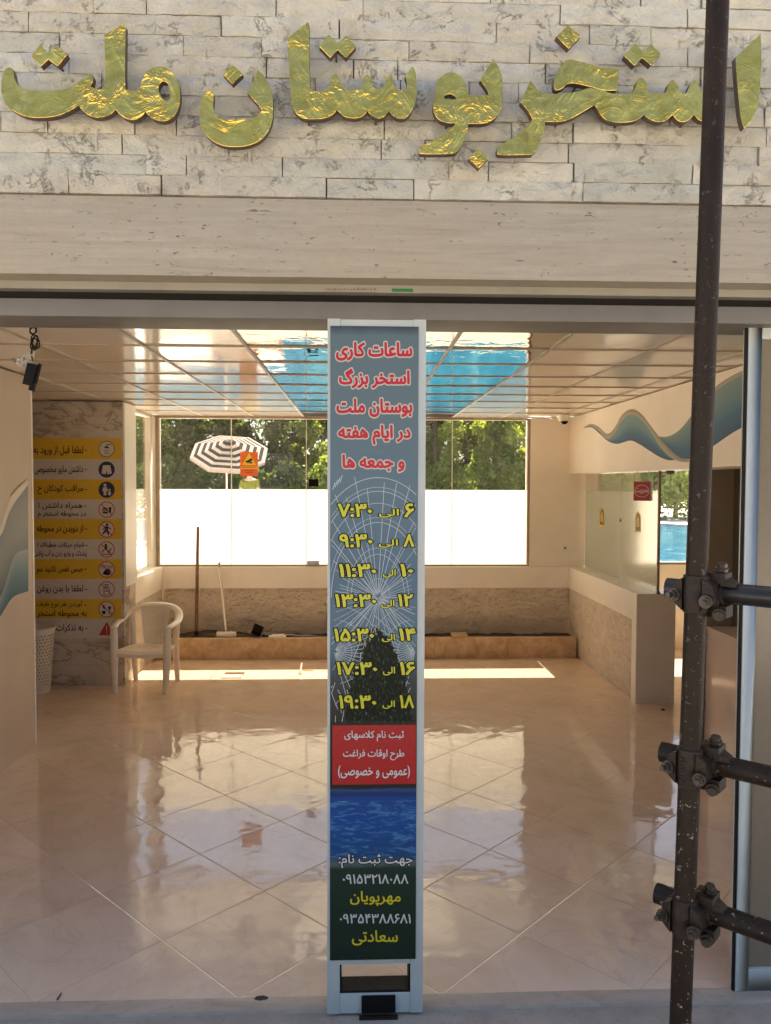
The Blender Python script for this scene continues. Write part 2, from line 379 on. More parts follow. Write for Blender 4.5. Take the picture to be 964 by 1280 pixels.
# outside
m = NT('deck_paving')
c = m.ramp(m.noise(0.8, 6, 0.6), [(0.3,(0.58,0.54,0.47)),(0.7,(0.68,0.64,0.57))])
M['deck'] = m.set(c, 0.8, 0, 0.2)
m = NT('pool_water')
wz = m.noise(2.2, 6, 0.65, 1.2, m.mapping((0.8,1.0,1)))
c = m.ramp(wz, [(0.35,(0.002,0.035,0.10)),(0.52,(0.005,0.10,0.19)),(0.66,(0.06,0.25,0.34))])
M['water'] = m.set(c, 0.06, 0, 0.5, m.bump(m.noise(2.5, 3, 0.5, 0.6), 0.35, 0.06))
M['coping'] = plain('pool_coping_stone', (0.48,0.35,0.27), 0.6, 0.1, 2)
def leaf(name, a, b, tr):
    m = NT(name); m.t.nodes.remove(m.b)
    col = m.mix(m.attr(), (*a,), (*b,))
    d = m.n('BsdfDiffuse'); m.L(col, d.inputs[0])
    t = m.n('BsdfTranslucent'); m.L(m.mix(1.0, col, tr, 'MULTIPLY'), t.inputs[0])
    g = m.n('BsdfGlossy'); g.inputs['Roughness'].default_value = 0.45; g.inputs[0].default_value = (0.5,0.5,0.5,1)
    x = m.n('MixShader'); x.inputs[0].default_value = 0.45; m.L(d.outputs[0], x.inputs[1]); m.L(t.outputs[0], x.inputs[2])
    z = m.n('MixShader'); z.inputs[0].default_value = 0.05; m.L(x.outputs[0], z.inputs[1]); m.L(g.outputs[0], z.inputs[2])
    m.L(z.outputs[0], m.out.inputs[0]); return m.mat
M['leaf_dark'] = leaf('dark_foliage', (0.035,0.060,0.016), (0.105,0.14,0.038), (1.6,1.6,0.8))
M['leaf_lite'] = leaf('light_foliage', (0.085,0.13,0.022), (0.24,0.29,0.06), (1.8,1.7,0.7))
M['bark'] = plain('bark', (0.10,0.07,0.05), 0.9, 0.4, 10, 0.8, 20)
M['dgrey_fabric'] = flatc('dark_grey_canvas', (0.016,0.014,0.015), 0.9, 0.04)
M['white_fabric'] = flatc('white_canvas', (0.20,0.172,0.16), 0.9, 0.05)
M['greyalu'] = plain('grey_aluminium', (0.4,0.4,0.4), 0.35, 0.1, 20, metal=0.7)
M['orange'] = flatc('orange_print', (0.80,0.17,0.03), 0.4)
M['yellow'] = flatc('yellow_print', (0.85,0.60,0.04), 0.4)
M['blackink'] = flatc('black_ink', (0.012,0.010,0.016), 0.45)
M['navyink'] = flatc('navy_ink', (0.03,0.035,0.075), 0.45)
M['redink'] = flatc('red_ink', (0.42,0.03,0.03), 0.45)
M['whiteink'] = flatc('white_ink', (0.72,0.70,0.68), 0.45)
M['rowyellow'] = flatc('yellow_banner_row', (0.66,0.41,0.035), 0.5)
M['rowgrey'] = flatc('grey_banner_row', (0.58,0.52,0.47), 0.5)
M['lime'] = flatc('lime_shirt', (0.11,0.13,0.025), 0.9, 0.05)
M['skin'] = flatc('skin', (0.48,0.29,0.20), 0.5)
M['hair'] = flatc('dark_hair', (0.02,0.015,0.012), 0.5)
M['shorts'] = flatc('dark_shorts', (0.03,0.035,0.06), 0.8)
m = NT('painted_mural'); M['mural'] = m.set(m.attr(), 0.5, 0, 0.3)

# ------------------------------------------------------------------ ground and sky-lit surroundings (structure)
def struct(name, b, mat, **k): return tag(b.build(name, mat, **k), kind='structure')
b = MB(); b.box(-300,300,-300,2.915,-0.3,-0.012); struct('ground', b, M['pave'])
b = MB(); b.box(-300,300,9.60,400,-0.3,-0.012)
b.box(-300,-5.2,2.915,9.60,-0.3,-0.012); b.box(6.2,300,2.915,9.60,-0.3,-0.012); struct('terrace', b, M['deck'])
b = MB(); b.box(-4.2,2.4,2.903,2.982,-0.2,0.002); struct('threshold', b, M['thresh'], bevel=0.002)
b = MB(); b.box(-5.2,6.2,2.982,9.6,-0.2,0.0); struct('floor', b, M['floor'])

ZC = 2.83
# ------------------------------------------------------------------ facade
YS = 2.75
random.seed(11)
b = MB()
rowh = 0.0682; z = 3.034; r = 0
b.box(-2.9,2.9,YS+0.02,YS+0.30,3.024,4.60,mi=1)
while z < 4.55:
    x = -2.6 - random.random()*0.5
    while x < 2.6:
        L_ = random.choice([0.16,0.24,0.32,0.40,0.50,0.62]) * random.uniform(0.85,1.15)
        g = 0.0012 if random.random() < 0.6 else 0.0028
        d = random.uniform(-0.007,0.004)
        t = random.uniform(0.88,1.05); wmt = random.uniform(-0.03,0.03)
        zt = z+rowh-(0.0012 if random.random()<0.6 else 0.003)
        nx, nz = max(2, int(L_/0.03)), 4
        sd_ = random.random()*50
        vs = []; fs = []
        for j in range(nz+1):
            for i in range(nx+1):
                px_ = x+g+(L_-2*g)*i/nx; pz_ = z+(zt-z)*j/nz
                dd_ = noise.fractal(Vector((px_*14+sd_, sd_, pz_*14)), 1.0, 2.0, 3)*0.006
                edge = 0.003 if (i in (0,nx) or j in (0,nz)) else 0
                vs.append((px_, YS+d-dd_+edge, pz_))
        for j in range(nz):
            for i in range(nx):
                q = j*(nx+1)+i; fs.append((q, q+1, q+nx+2, q+nx+1))
        nb = len(vs)
        bd = [j*(nx+1) for j in range(nz,-1,-1)] + list(range(1,nx+1)) + [j*(nx+1)+nx for j in range(1,nz+1)] + [nz*(nx+1)+i for i in range(nx-1,0,-1)]
        for k in bd: vs.append((vs[k][0], YS+0.03, vs[k][2]))
        for k in range(len(bd)):
            k2 = (k+1) % len(bd); fs.append((bd[k], nb+k, nb+k2, bd[k2]))
        b.add(vs, fs, 0, (t+wmt, t, t-wmt))
        x += L_
    z += rowh
sw = b.build('stone_wall', [M['stone'], M['joint']], smooth=True, angle=25)
tag(sw, 'pale split stone cladding wall in narrow courses carrying the gold lettering', 'wall')
b = MB()
xs_ = [-2.9,2.9]
for i in range(1): b.box(xs_[i]+0.0006, xs_[i+1]-0.0006, 2.757, 3.02, 2.756, 3.028)
tag(b.build('travertine_beam', M['trav'], bevel=0.003), 'smooth beige travertine band under the stone cladding, above the doors', 'beam')
# building shell above and around the opening
b = MB(); b.box(-2.9,2.9,3.12,3.25,2.86,4.60); b.box(-5.3,-2.9,2.83,3.25,0,4.6); b.box(2.9,6.3,2.83,3.25,0,4.6); b.box(-5.3,6.3,2.83,3.25,4.6,10.5)  # front wall above the roof added out of view, shades facade and forecourt
b.box(-5.3,6.3,3.25,9.40,2.93,3.05)
b.box(-5.3,-5.2,3.25,9.6,0,2.93); b.box(6.2,6.3,3.25,9.6,0,2.93)
b.box(-2.9,-2.15,3.14,3.24,0,2.67); b.box(2.42,2.9,3.14,3.24,0,2.67)
tag(b.build('pool_house', M['wall']), 'cream pool house shell with flat roof around the entrance hall, front wall raised out of view for shade', 'building')

hd = thing('door_header', 'grey sliding door header with a dark gasket line over both openings', 'door header', (0,2.88,2.60))
zb = P(482,399.5,Y=2.877).z
zt = P(482,378,Y=2.877).z; zg = P(482,368.5,Y=2.88).z
MB().box(-2.9,2.9,2.877,3.10,zb,zt).build('header_rail', M['header'], hd, bevel=0.003)
MB().box(-2.9,2.9,2.895,3.10,zt,zg).build('gasket', M['black'], hd)
MB().box(-2.9,2.9,2.848,3.10,zg,2.7555).build('top_strip', M['palestrip'], hd)
MB().box(-2.9,2.9,3.10,3.14,zb+0.02,2.93).build('rear_board', M['wall'], hd)
p0, p1 = P(490,360.5,Y=2.8465), P(516.5,364.8,Y=2.8465)
MB().box(p0.x,p1.x,2.8465,2.849,p1.z,p0.z).build('green_sticker', M['green'], hd)
b = MB(); random.seed(3)
xx = 407.0
while xx < 469:
    wd = random.uniform(1.0,3.0); a0, a1 = P(xx,360.0+random.uniform(0,1.0),Y=2.8468), P(xx+wd,362.4,Y=2.8468)
    b.box(a0.x,a1.x,2.8468,2.8485,a1.z,a0.z); xx += wd+random.uniform(0.6,2.0)
a0, a1 = P(405,364.6,Y=2.8468), P(472,365.2,Y=2.8468); b.box(a0.x,a1.x,2.8468,2.8485,a1.z,a0.z)
b.build('faded_marking', M['joint'], hd)

# ------------------------------------------------------------------ writing
FORMS = {}
def _f(ch, base, n): FORMS[ch] = [chr(base+i) for i in range(n)]
for ch, bs, n in (('ا',0xFE8D,2),('آ',0xFE81,2),('ب',0xFE8F,4),('پ',0xFB56,4),('ت',0xFE95,4),('ث',0xFE99,4),('ج',0xFE9D,4),('ح',0xFEA1,4),('خ',0xFEA5,4),('د',0xFEA9,2),('ذ',0xFEAB,2),('ر',0xFEAD,2),('ز',0xFEAF,2),('س',0xFEB1,4),('ش',0xFEB5,4),('ص',0xFEB9,4),('ط',0xFEC1,4),('ظ',0xFEC5,4),('ع',0xFEC9,4),('غ',0xFECD,4),('ف',0xFED1,4),('ق',0xFED5,4),('ک',0xFB8E,4),('گ',0xFB92,4),('ل',0xFEDD,4),('م',0xFEE1,4),('ن',0xFEE5,4),('و',0xFEED,2),('ه',0xFEE9,4),('ی',0xFBFC,4)):
    _f(ch, bs, n)
FORMS['ـ'] = ['ـ']*4
def shape(s):
    out = []; i = 0; prev_join = False
    while i < len(s):
        ch = s[i]
        if ch == 'ل' and i+1 < len(s) and s[i+1] == 'ا':
            out.append(chr(0xFEFC if prev_join else 0xFEFB)); prev_join = False; i += 2; continue
        if ch not in FORMS: out.append(ch); prev_join = False; i += 1; continue
        nxt = i+1 < len(s) and s[i+1] in FORMS
        fm = FORMS[ch]
        if len(fm) == 2: out.append(fm[1] if prev_join else fm[0]); prev_join = False
        else:
            out.append(fm[(3 if nxt else 1) if prev_join else (2 if nxt else 0)]); prev_join = nxt
        i += 1
    sw_ = {'(':')', ')':'('}
    return ''.join(sw_.get(c, c) for c in reversed(out))
import numpy as np
SDF = {}
def glyph_field(body):
    if body in SDF: return SDF[body]
    cu = bpy.data.curves.new('t', 'FONT'); cu.body = body; cu.resolution_u = 4; cu.fill_mode = 'NONE'
    o = bpy.data.objects.new('t', cu); COL.objects.link(o)
    me = bpy.data.meshes.new_from_object(o.evaluated_get(bpy.context.evaluated_depsgraph_get()))
    co = np.array([v.co[:2] for v in me.vertices]); ed = []
    for e in me.edges:
        a, c = e.vertices
        if abs(a-c) == 1: ed.append((min(a,c), max(a,c)))
        else: ed.append((max(a,c), min(a,c)))
    bpy.data.objects.remove(o); bpy.data.curves.remove(cu); bpy.data.meshes.remove(me)
    ed = np.array(ed); A0, A1 = co[ed[:,0]], co[ed[:,1]]
    st = 1/44; pad = 0.16
    lo = co.min(0)-pad; hi = co.max(0)+pad
    xs = np.arange(lo[0], hi[0]+st, st); ys = np.arange(lo[1], hi[1]+st, st) + 1e-5
    wn = np.zeros((len(ys), len(xs)), int)
    for j, y in enumerate(ys):
        up = (A0[:,1] <= y) & (A1[:,1] > y); dn = (A0[:,1] > y) & (A1[:,1] <= y)
        for msk, sg in ((up,1),(dn,-1)):
            for k in np.nonzero(msk)[0]:
                xc = A0[k,0]+(y-A0[k,1])/(A1[k,1]-A0[k,1])*(A1[k,0]-A0[k,0]); wn[j, xs < xc] += sg
    X, Y = np.meshgrid(xs, ys); D = np.full(X.shape, 9.0)
    for k in range(len(ed)):
        p, d = A0[k], A1[k]-A0[k]; l2 = max(d@d, 1e-12)
        i0 = max(0, int((min(p[0],p[0]+d[0])-0.18-lo[0])/st)); i1 = int((max(p[0],p[0]+d[0])+0.18-lo[0])/st)+2
        j0 = max(0, int((min(p[1],p[1]+d[1])-0.18-lo[1])/st)); j1 = int((max(p[1],p[1]+d[1])+0.18-lo[1])/st)+2
        xx, yy = X[j0:j1,i0:i1]-p[0], Y[j0:j1,i0:i1]-p[1]
        t = np.clip((xx*d[0]+yy*d[1])/l2, 0, 1)
        D[j0:j1,i0:i1] = np.minimum(D[j0:j1,i0:i1], np.hypot(xx-t*d[0], yy-t*d[1]))
    SDF[body] = (xs, ys, np.where(wn != 0, -D, D)); return SDF[body]
def glyphs(body, off):
    """outline of the words thickened by off, as flat faces (marching squares on the distance field)"""
    xs, ys, S = glyph_field(body); S = S-off; vs = []; fs = []
    ny, nx = S.shape; ins = S < 0
    full = ins[:-1,:-1] & ins[1:,:-1] & ins[:-1,1:] & ins[1:,1:]; anyi = ins[:-1,:-1] | ins[1:,:-1] | ins[:-1,1:] | ins[1:,1:]
    for j in range(ny-1):
        i = 0
        while i < nx-1:
            if full[j,i]:
                k = i
                while k < nx-1 and full[j,k]: k += 1
                b = len(vs); vs += [(xs[i],ys[j]),(xs[k],ys[j]),(xs[k],ys[j+1]),(xs[i],ys[j+1])]; fs.append((b,b+1,b+2,b+3)); i = k; continue
            if anyi[j,i]:
                cs = [(i,j),(i+1,j),(i+1,j+1),(i,j+1)]; pts = []
                for a in range(4):
                    (xa,ya),(xb,yb) = cs[a], cs[(a+1)%4]; va, vb = S[ya,xa], S[yb,xb]
                    if va < 0: pts.append((xs[xa],ys[ya]))
                    if (va < 0) != (vb < 0):
                        t = va/(va-vb); pts.append((xs[xa]+(xs[xb]-xs[xa])*t, ys[ya]+(ys[yb]-ys[ya])*t))
                if len(pts) >= 3: b = len(vs); vs += pts; fs.append(tuple(range(b, b+len(pts))))
            i += 1
    return [Vector((float(x), float(y), 0)) for x, y in vs], fs
def writing(body, box, plane, name, mat, parent, bold=0.02, rtl=True, back=None, backmat=None, backname='lettering_edge', Mx=None, lift=0.001):
    """text laid flat on a plane; box = photo pixels the words fill; plane = depth Y (facing the door) or a callable"""
    t = shape(body) if rtl else body
    vs, fs = glyphs(t, bold)
    x0 = min(v.x for v in vs); x1 = max(v.x for v in vs); y0 = min(v.y for v in vs); y1 = max(v.y for v in vs)
    bx0, bx1, by0, by1 = box
    pl = plane if callable(plane) else (lambda px, py, l: P(px, py, Y=plane-l))
    def put(vs, l): return [pl(bx0+(v.x-x0)/(x1-x0)*(bx1-bx0), by1-(v.y-y0)/(y1-y0)*(by1-by0), l) for v in vs]
    b = MB(); b.add(put(vs, lift+0.0006), fs); ob = b.build(name, mat, parent)
    if back:
        vb, fb = glyphs(t, back)
        b = MB(); b.add(put(vb, lift), fb); b.build(backname, backmat, ob)
    return ob

# ------------------------------------------------------------------ gold letters over the entrance
def smooth_path(pts):
    """closed Catmull-Rom; a point with a third value is a sharp corner"""
    n = len(pts); out = []
    for i in range(n):
        p0, p1, p2, p3 = (pts[(i+k) % n] for k in (-1,0,1,2))
        c1, c2 = len(p1) > 2, len(p2) > 2
        a = Vector(p1[:2]); d = Vector(p2[:2])
        t1 = (Vector(p2[:2])-Vector(p0[:2]))*0.5 if not c1 else (d-a)*0.6
        t2 = (Vector(p3[:2])-Vector(p1[:2]))*0.5 if not c2 else (d-a)*0.6
        for k in range(5):
            s = k/5; h1 = 2*s**3-3*s**2+1; h2 = s**3-2*s**2+s; h3 = -2*s**3+3*s**2; h4 = s**3-s**2
            out.append(a*h1+t1*h2+d*h3+t2*h4)
    return out
LF, LB = 2.664, 2.692
def zpt(o, s, pts): return [(o[0]+p[0]/s, o[1]+p[1]/s) + tuple(p[2:]) for p in pts]
A = lambda p: zpt((0,20), 8.033, p)
B_ = lambda p: zpt((90,20), 6.427, p)
C_ = lambda p: zpt((240,70), 8.033, p)
D_ = lambda p: zpt((350,20), 9.14, p)
E_ = lambda p: zpt((410,30), 8.033, p)
F_ = lambda p: zpt((515,60), 7.415, p)
G_ = lambda p: zpt((615,25), 5.67, p)
H_ = lambda p: zpt((740,30), 4.304, p)
def letter(outlines, label, pins=(), cables=()):
    cu = bpy.data.curves.new('l', 'CURVE'); cu.dimensions = '2D'; cu.fill_mode = 'BOTH'
    cu.extrude = (LB-LF)/2-0.0012; cu.bevel_depth = 0.0012; cu.bevel_resolution = 1; cu.resolution_u = 1
    for pl in outlines:
        pts = smooth_path(pl)
        sp = cu.splines.new('POLY'); sp.points.add(len(pts)-1); sp.use_cyclic_u = True
        for i, q in enumerate(pts):
            wp = P(q[0], q[1], Y=LF); sp.points[i].co = (wp.x, wp.z, 0, 1)
    o = bpy.data.objects.new('l', cu); COL.objects.link(o)
    me = bpy.data.meshes.new_from_object(o.evaluated_get(bpy.context.evaluated_depsgraph_get()))
    vs = [Vector((v.co.x, (LF+LB)/2 - v.co.z, v.co.y)) for v in me.vertices]; fs = [tuple(p.vertices) for p in me.polygons]
    nr = [p.normal.z for p in me.polygons]
    bpy.data.objects.remove(o); bpy.data.curves.remove(cu)
    lo = [min(v[i] for v in vs) for i in range(3)]; hi = [max(v[i] for v in vs) for i in range(3)]
    root = thing('sign_letter', label, 'sign letter', ((lo[0]+hi[0])/2, LB, lo[2]), group='gold letters on the stone wall')
    b = MB(); b.add(vs, fs)
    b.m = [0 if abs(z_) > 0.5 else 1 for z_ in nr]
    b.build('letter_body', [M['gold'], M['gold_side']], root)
    for (x, y) in pins:
        p = P(x, y, Y=LB); MB().tube([(p.x,LB-0.002,p.z),(p.x,YS+0.02,p.z)], 0.004, 8).build('mounting_pin', M['gold_side'], root)
    for cb in cables:
        MB().tube([P(x, y, Y=yy) for (x, y, yy) in cb], 0.0022, 6).build('power_cable', M['black'], root)
    return root
c = 1
mlt = A([(85,517),(118,528),(133,570),(142,620),(170,680),(230,728),(330,752),(480,752),(620,740),(720,705),(820,640),(900,590),(933,605),(928,655),(905,712)]) \
    + B_([(160,572),(200,588),(245,585),(268,555,c),(268,340),(262,150,c),(410,65,c),(428,85,c),(425,540),(450,592),(500,602),(545,583),(560,530),(585,470),(632,425),(700,406),(770,425),(830,490),(860,570),(865,680),(840,770),(790,825),(730,842),(660,825),(620,795),(590,765,c),(560,800),(500,830),(440,822),(390,790),(350,748,c),(300,790),(220,812),(150,800),(90,760),(55,715,c)]) \
    + A([(700,945),(600,990),(480,1012),(340,1015),(220,990),(110,930),(50,870),(20,790),(15,690),(30,600),(55,540)])
hole = B_([(735,522),(770,540),(793,610),(785,665),(755,682),(715,650),(693,590),(705,540)])
letter([mlt, hole], 'widest gold letter group at far left with a tall stroke and a round eyed head', [(40,135),(115,134),(200,132)], [[(103,72,2.80),(118,72.5,2.81),(132,72,2.78)]])
letter([A([(400,290,c),(478,365,c),(580,300,c),(670,385,c),(580,498,c),(485,430,c),(408,500,c),(318,400,c)])], 'pair of joined gold diamond dots above the leftmost letter group', [(70,76)], [[(84,72,2.765),(90,76,2.81),(110,73,2.812)]])
nun = C_([(175,343),(208,370),(215,420),(210,500),(240,580),(310,625),(430,637),(560,632),(640,610),(685,575),(700,540,c),(660,480),(560,368,c),(610,270),(660,140,c),(720,200),(770,290),(805,400),(812,520),(800,660),(750,770),(670,850),(560,895),(430,908),(310,895),(200,840),(120,755),(85,650),(85,540),(105,430),(135,365)])
letter([nun], 'gold bowl shaped letter with a pointed right horn under a single diamond dot', [(290,178),(335,150)], [[(229,151,2.81),(240,152,2.812),(252,156,2.78)]])
letter([C_([(405,85,c),(505,180,c),(405,275,c),(315,180,c)])], 'single gold diamond dot floating above the bowl shaped letter', [], [[(291,104,2.765),(294,110,2.79),(296,115,2.812)]])
sta = D_([(85,250,c),(320,70,c),(334,110,c),(335,300),(340,790),(380,850),(450,865),(520,845),(570,790),(598,690),(635,662),(668,690),(685,750)]) \
    + E_([(140,625),(200,658),(280,660),(330,640),(355,570),(375,522),(400,510),(428,535),(440,600),(480,650),(540,645),(575,590),(590,530),(615,515),(640,535),(665,610),(700,655),(760,665),(795,650,c),(795,580),(775,515,c),(850,430,c),(875,470),(890,600),(885,730),(850,850),(790,930),(730,948),(660,920),(610,868,c),(570,920),(510,945),(450,920),(395,868,c),(350,920),(280,942),(180,930),(130,895),(90,855,c)]) \
    + D_([(600,1125),(520,1160),(420,1172),(280,1168),(190,1110),(140,1010),(125,900),(110,600),(95,420)])
letter([sta], 'gold letter group with tall left stroke and toothed comb, right of the bowl letter', [(385,146),(470,146)], [[(372,143,2.765),(366,154,2.80),(358,157,2.812)]])
letter([D_([(560,215,c),(665,310,c),(760,225,c),(865,345,c),(755,470,c),(660,380,c),(575,470,c),(455,345,c)])], 'pair of joined gold diamond dots right of the tall stroke of the comb letters', [(420,66)])
bo = F_([(370,225),(440,250),(490,320),(512,400),(535,438,c),(600,440),(690,440),(712,425),(690,370),(635,295,c),(690,210),(755,105,c),(800,170),(835,280),(838,400),(830,530),(790,620),(720,680),(640,697),(522,697,c),(510,760),(480,850),(440,930),(400,970,c),(330,978),(100,978),(72,955),(85,910),(180,870),(280,810),(370,740),(412,695,c),(330,690),(250,660),(210,600),(200,530),(215,420),(240,310),(300,245)])
boh = F_([(298,445),(330,425),(370,425),(412,460),(395,478),(330,478),(300,465)])
letter([bo, boh], 'gold letter group with a small eye and a tail sweeping down to the left', [(560,150),(620,140)])
letter([F_([(610,925,c),(705,1015,c),(620,1110,c),(530,1025,c)])], 'single gold diamond dot hanging below all the letters', [], [[(599,209,2.765),(598,214,2.79),(597,220,2.812)]])
sth = G_([(275,430,c),(330,500),(400,525),(500,522),(600,510),(690,480,c),(740,488),(800,500)]) \
    + H_([(100,372),(200,378),(230,350),(250,300),(270,292),(290,310),(305,365),(340,372),(395,370),(415,320),(437,303),(460,330),(480,370),(510,372),(530,325),(552,306),(575,330),(595,365),(640,372),(655,330),(680,285,c),(692,340),(690,440),(660,505),(610,522),(575,512),(550,485,c),(520,515),(490,525),(460,515),(435,485,c),(400,515),(360,525),(310,510),(280,485,c),(250,510),(200,525),(110,525),(60,500),(15,432,c)]) \
    + G_([(640,650),(560,695),(480,718),(375,716,c),(372,760),(350,840),(320,910),(285,950,c),(200,953),(60,953),(38,930),(50,895),(130,850),(210,790),(265,745),(290,700,c),(260,645),(205,580,c),(240,510)])
letter([sth], 'long gold letter group running behind the scaffold pole with a tail at its left', [(700,148),(775,150),(860,148)])
letter([G_([(540,280),(620,295),(700,315),(780,335),(905,345,c),(885,495,c),(800,495),(700,470),(600,448),(540,448),(500,480),(460,495),(440,470),(450,410),(490,330)])], 'bright gold wedge shaped letter head resting on the long letter group', [(720,108)])
letter([G_([(540,40,c),(628,110,c),(545,200,c),(460,115,c)])], 'topmost single gold diamond dot, over the wedge shaped letter head', [], [[(711,60,2.765),(709,66,2.79),(708,70,2.812)]])
letter([H_([(232,105,c),(275,150,c),(320,110,c),(372,160,c),(318,218,c),(270,178,c),(230,222,c),(175,170,c)])], 'pair of joined gold diamond dots just left of the scaffold pole', [(800,68)], [[(781,70,2.765),(777,75,2.80),(775,78,2.812)]])
letter([H_([(908,55,c),(912,180),(905,330),(885,460),(830,550),(815,545),(800,480),(785,330),(775,180,c)])], 'lone upright gold letter stroke right of the scaffold pole', [(938,120)], [[(924,143,2.765),(919,146,2.80),(917,149,2.812)],[(908,112,2.81),(916,112,2.812),(922,110,2.765)]])

# ------------------------------------------------------------------ central banner post between the two openings
YP = 2.877
bp = thing('banner_post', 'narrow pale blue door post carrying a tall printed timetable banner', 'banner post', (P(470,1268,Y=YP).x, YP, 0))
def pr(x, y, Y): p = P(x, y, Y=Y); return p.x, p.z
def rect(b, x0, x1, y0, y1, Y, th=0.01, mi=0, col=None):
    xm, ym = (x0+x1)/2, (y0+y1)/2
    a = P(x0, ym, Y=Y).x; c_ = P(x1, ym, Y=Y).x; z0 = P(xm, y1, Y=Y).z; z1 = P(xm, y0, Y=Y).z
    return b.box(a, c_, Y, Y+th, z0, z1, mi, col)
xl, xr = P(409.2,900,Y=YP).x, P(530.4,900,Y=YP).x
zt_ = P(468,398.5,Y=YP).z
fw = 0.020
b = MB(); zs0, zs1 = P(470,1240,Y=YP).z, P(470,1206,Y=YP).z
zbn = P(470,1199,Y=YP).z
b.box(xl, xl+0.048, YP, YP+0.10, 0.0, zt_); b.box(xr-0.048, xr, YP, YP+0.10, 0.0, zt_)
b.box(xl+0.048, xr-0.048, YP+0.003, YP+0.10, 0.0, zs0-0.005)
b.box(xl+0.048, xr-0.048, YP+0.003, YP+0.10, zs1, zt_)
b.build('post_frame', M['blueframe'], bp, bevel=0.002)
b = MB(); b.box(xl+0.048, xl+0.054, YP+0.004, YP+0.09, zs0-0.005, zs1); b.box(xr-0.054, xr-0.048, YP+0.004, YP+0.09, zs0-0.005, zs1); b.box(xl+0.054, xr-0.054, YP+0.004, YP+0.09, zs0-0.005, zs0+0.004)
b.build('slot_seal', M['black'], bp)
b = MB(); rect(b, 452,494.5,1246.5,1267, YP-0.012, 0.012); b.build('floor_lock', M['blackp'], bp, bevel=0.003)
b = MB(); b.box(P(449,1272,Y=YP).x, P(497,1272,Y=YP).x, YP-0.022, YP+0.0, -0.0118, -0.004); b.build('floor_plate', M['iron'], bp, bevel=0.002)
# banner print: zones in the vinyl itself
m = NT('banner_print')
sx = m.n('SeparateXYZ'); m.L(m.co(), sx.inputs[0])
wob = m.math('MULTIPLY', m.math('SUBTRACT', m.noise(14, 3), 0.5), 0.02)
zz = m.math('ADD', sx.outputs[2], wob)
def zpx(y): return P(468, y, Y=YP).z
zlo, zhi = zpx(1199), zpx(408)
q = lambda y: (zpx(y)-zlo)/(zhi-zlo)
fac = m.math('DIVIDE', m.math('SUBTRACT', zz, zlo), zhi-zlo)
pal = m.ramp(fac, [(0.0,(0.012,0.028,0.016)),(q(1098),(0.016,0.040,0.022)),(q(1084),(0.02,0.045,0.03)),(q(1080),(0.15,0.17,0.15)),(q(1070),(0.012,0.075,0.22)),(q(1030),(0.004,0.075,0.32)),(q(996),(0.006,0.065,0.28)),(q(992),(0.01,0.015,0.10)),(q(988),(0.03,0.10,0.28)),(q(985),(0.02,0.016,0.013)),(q(905),(0.022,0.017,0.013)),(q(850),(0.045,0.06,0.06)),(q(800),(0.12,0.20,0.26)),(q(720),(0.105,0.185,0.26)),(q(610),(0.14,0.21,0.26)),(q(520),(0.15,0.205,0.235)),(q(420),(0.145,0.195,0.22)),(1.0,(0.05,0.065,0.09))])
# dark tree printed in the middle
cxp = P(468,850,Y=YP).x
tw = m.ramp(fac, [(q(905),0.115),(q(880),0.11),(q(840),0.085),(q(800),0.058),(q(778),0.0)])
ax = m.math('ABSOLUTE', m.math('SUBTRACT', sx.outputs[0], m.math('ADD', cxp+0.004, m.math('MULTIPLY', m.math('SUBTRACT', m.noise(40,4,0.7), 0.5), 0.13))))
inz = m.math('MULTIPLY', m.math('GREATER_THAN', fac, q(905)), m.math('LESS_THAN', fac, q(783)))
tm = m.math('MULTIPLY', m.math('LESS_THAN', ax, tw), inz)
tcol = m.ramp(m.noise(170, 4, 0.7, 0.3, m.mapping((1,1,0.5))), [(0.46,(0.006,0.009,0.006)),(0.60,(0.012,0.030,0.014)),(0.72,(0.16,0.20,0.20))])
pal = m.mix(tm, pal, tcol)
# water glints
pz = m.math('MULTIPLY', m.math('GREATER_THAN', fac, q(1072)), m.math('LESS_THAN', fac, q(1000)))
gl = m.ramp(m.noise(28, 5, 0.65, 0.8, m.mapping((0.7,1,3.0))), [(0.50,0.0),(0.64,0.8)])
pal = m.mix(m.math('MULTIPLY', gl, pz), pal, (0.10,0.28,0.50))
pal = m.mix(1.0, pal, (0.60,0.68,0.72), 'MULTIPLY'); M['bprint'] = m.set(pal, 0.38, 0, 0.28, m.bump(m.noise(9, 3, 0.5, 0.4, m.mapping((1,1,2))), 0.10, 0.01))
bx0, bx1 = P(412.8,800,Y=YP).x, P(521.5,800,Y=YP).x
b = MB(); b.box(bx0, bx1, YP-0.004, YP+0.002, zlo, zhi); ban = b.build('banner', M['bprint'], bp)
b = MB(); rect(b, 415.6,520.0,906.5,980.5, YP-0.0052, 0.0012); b.build('red_panel', flatc('red_print', (0.33,0.010,0.012), 0.3), ban)
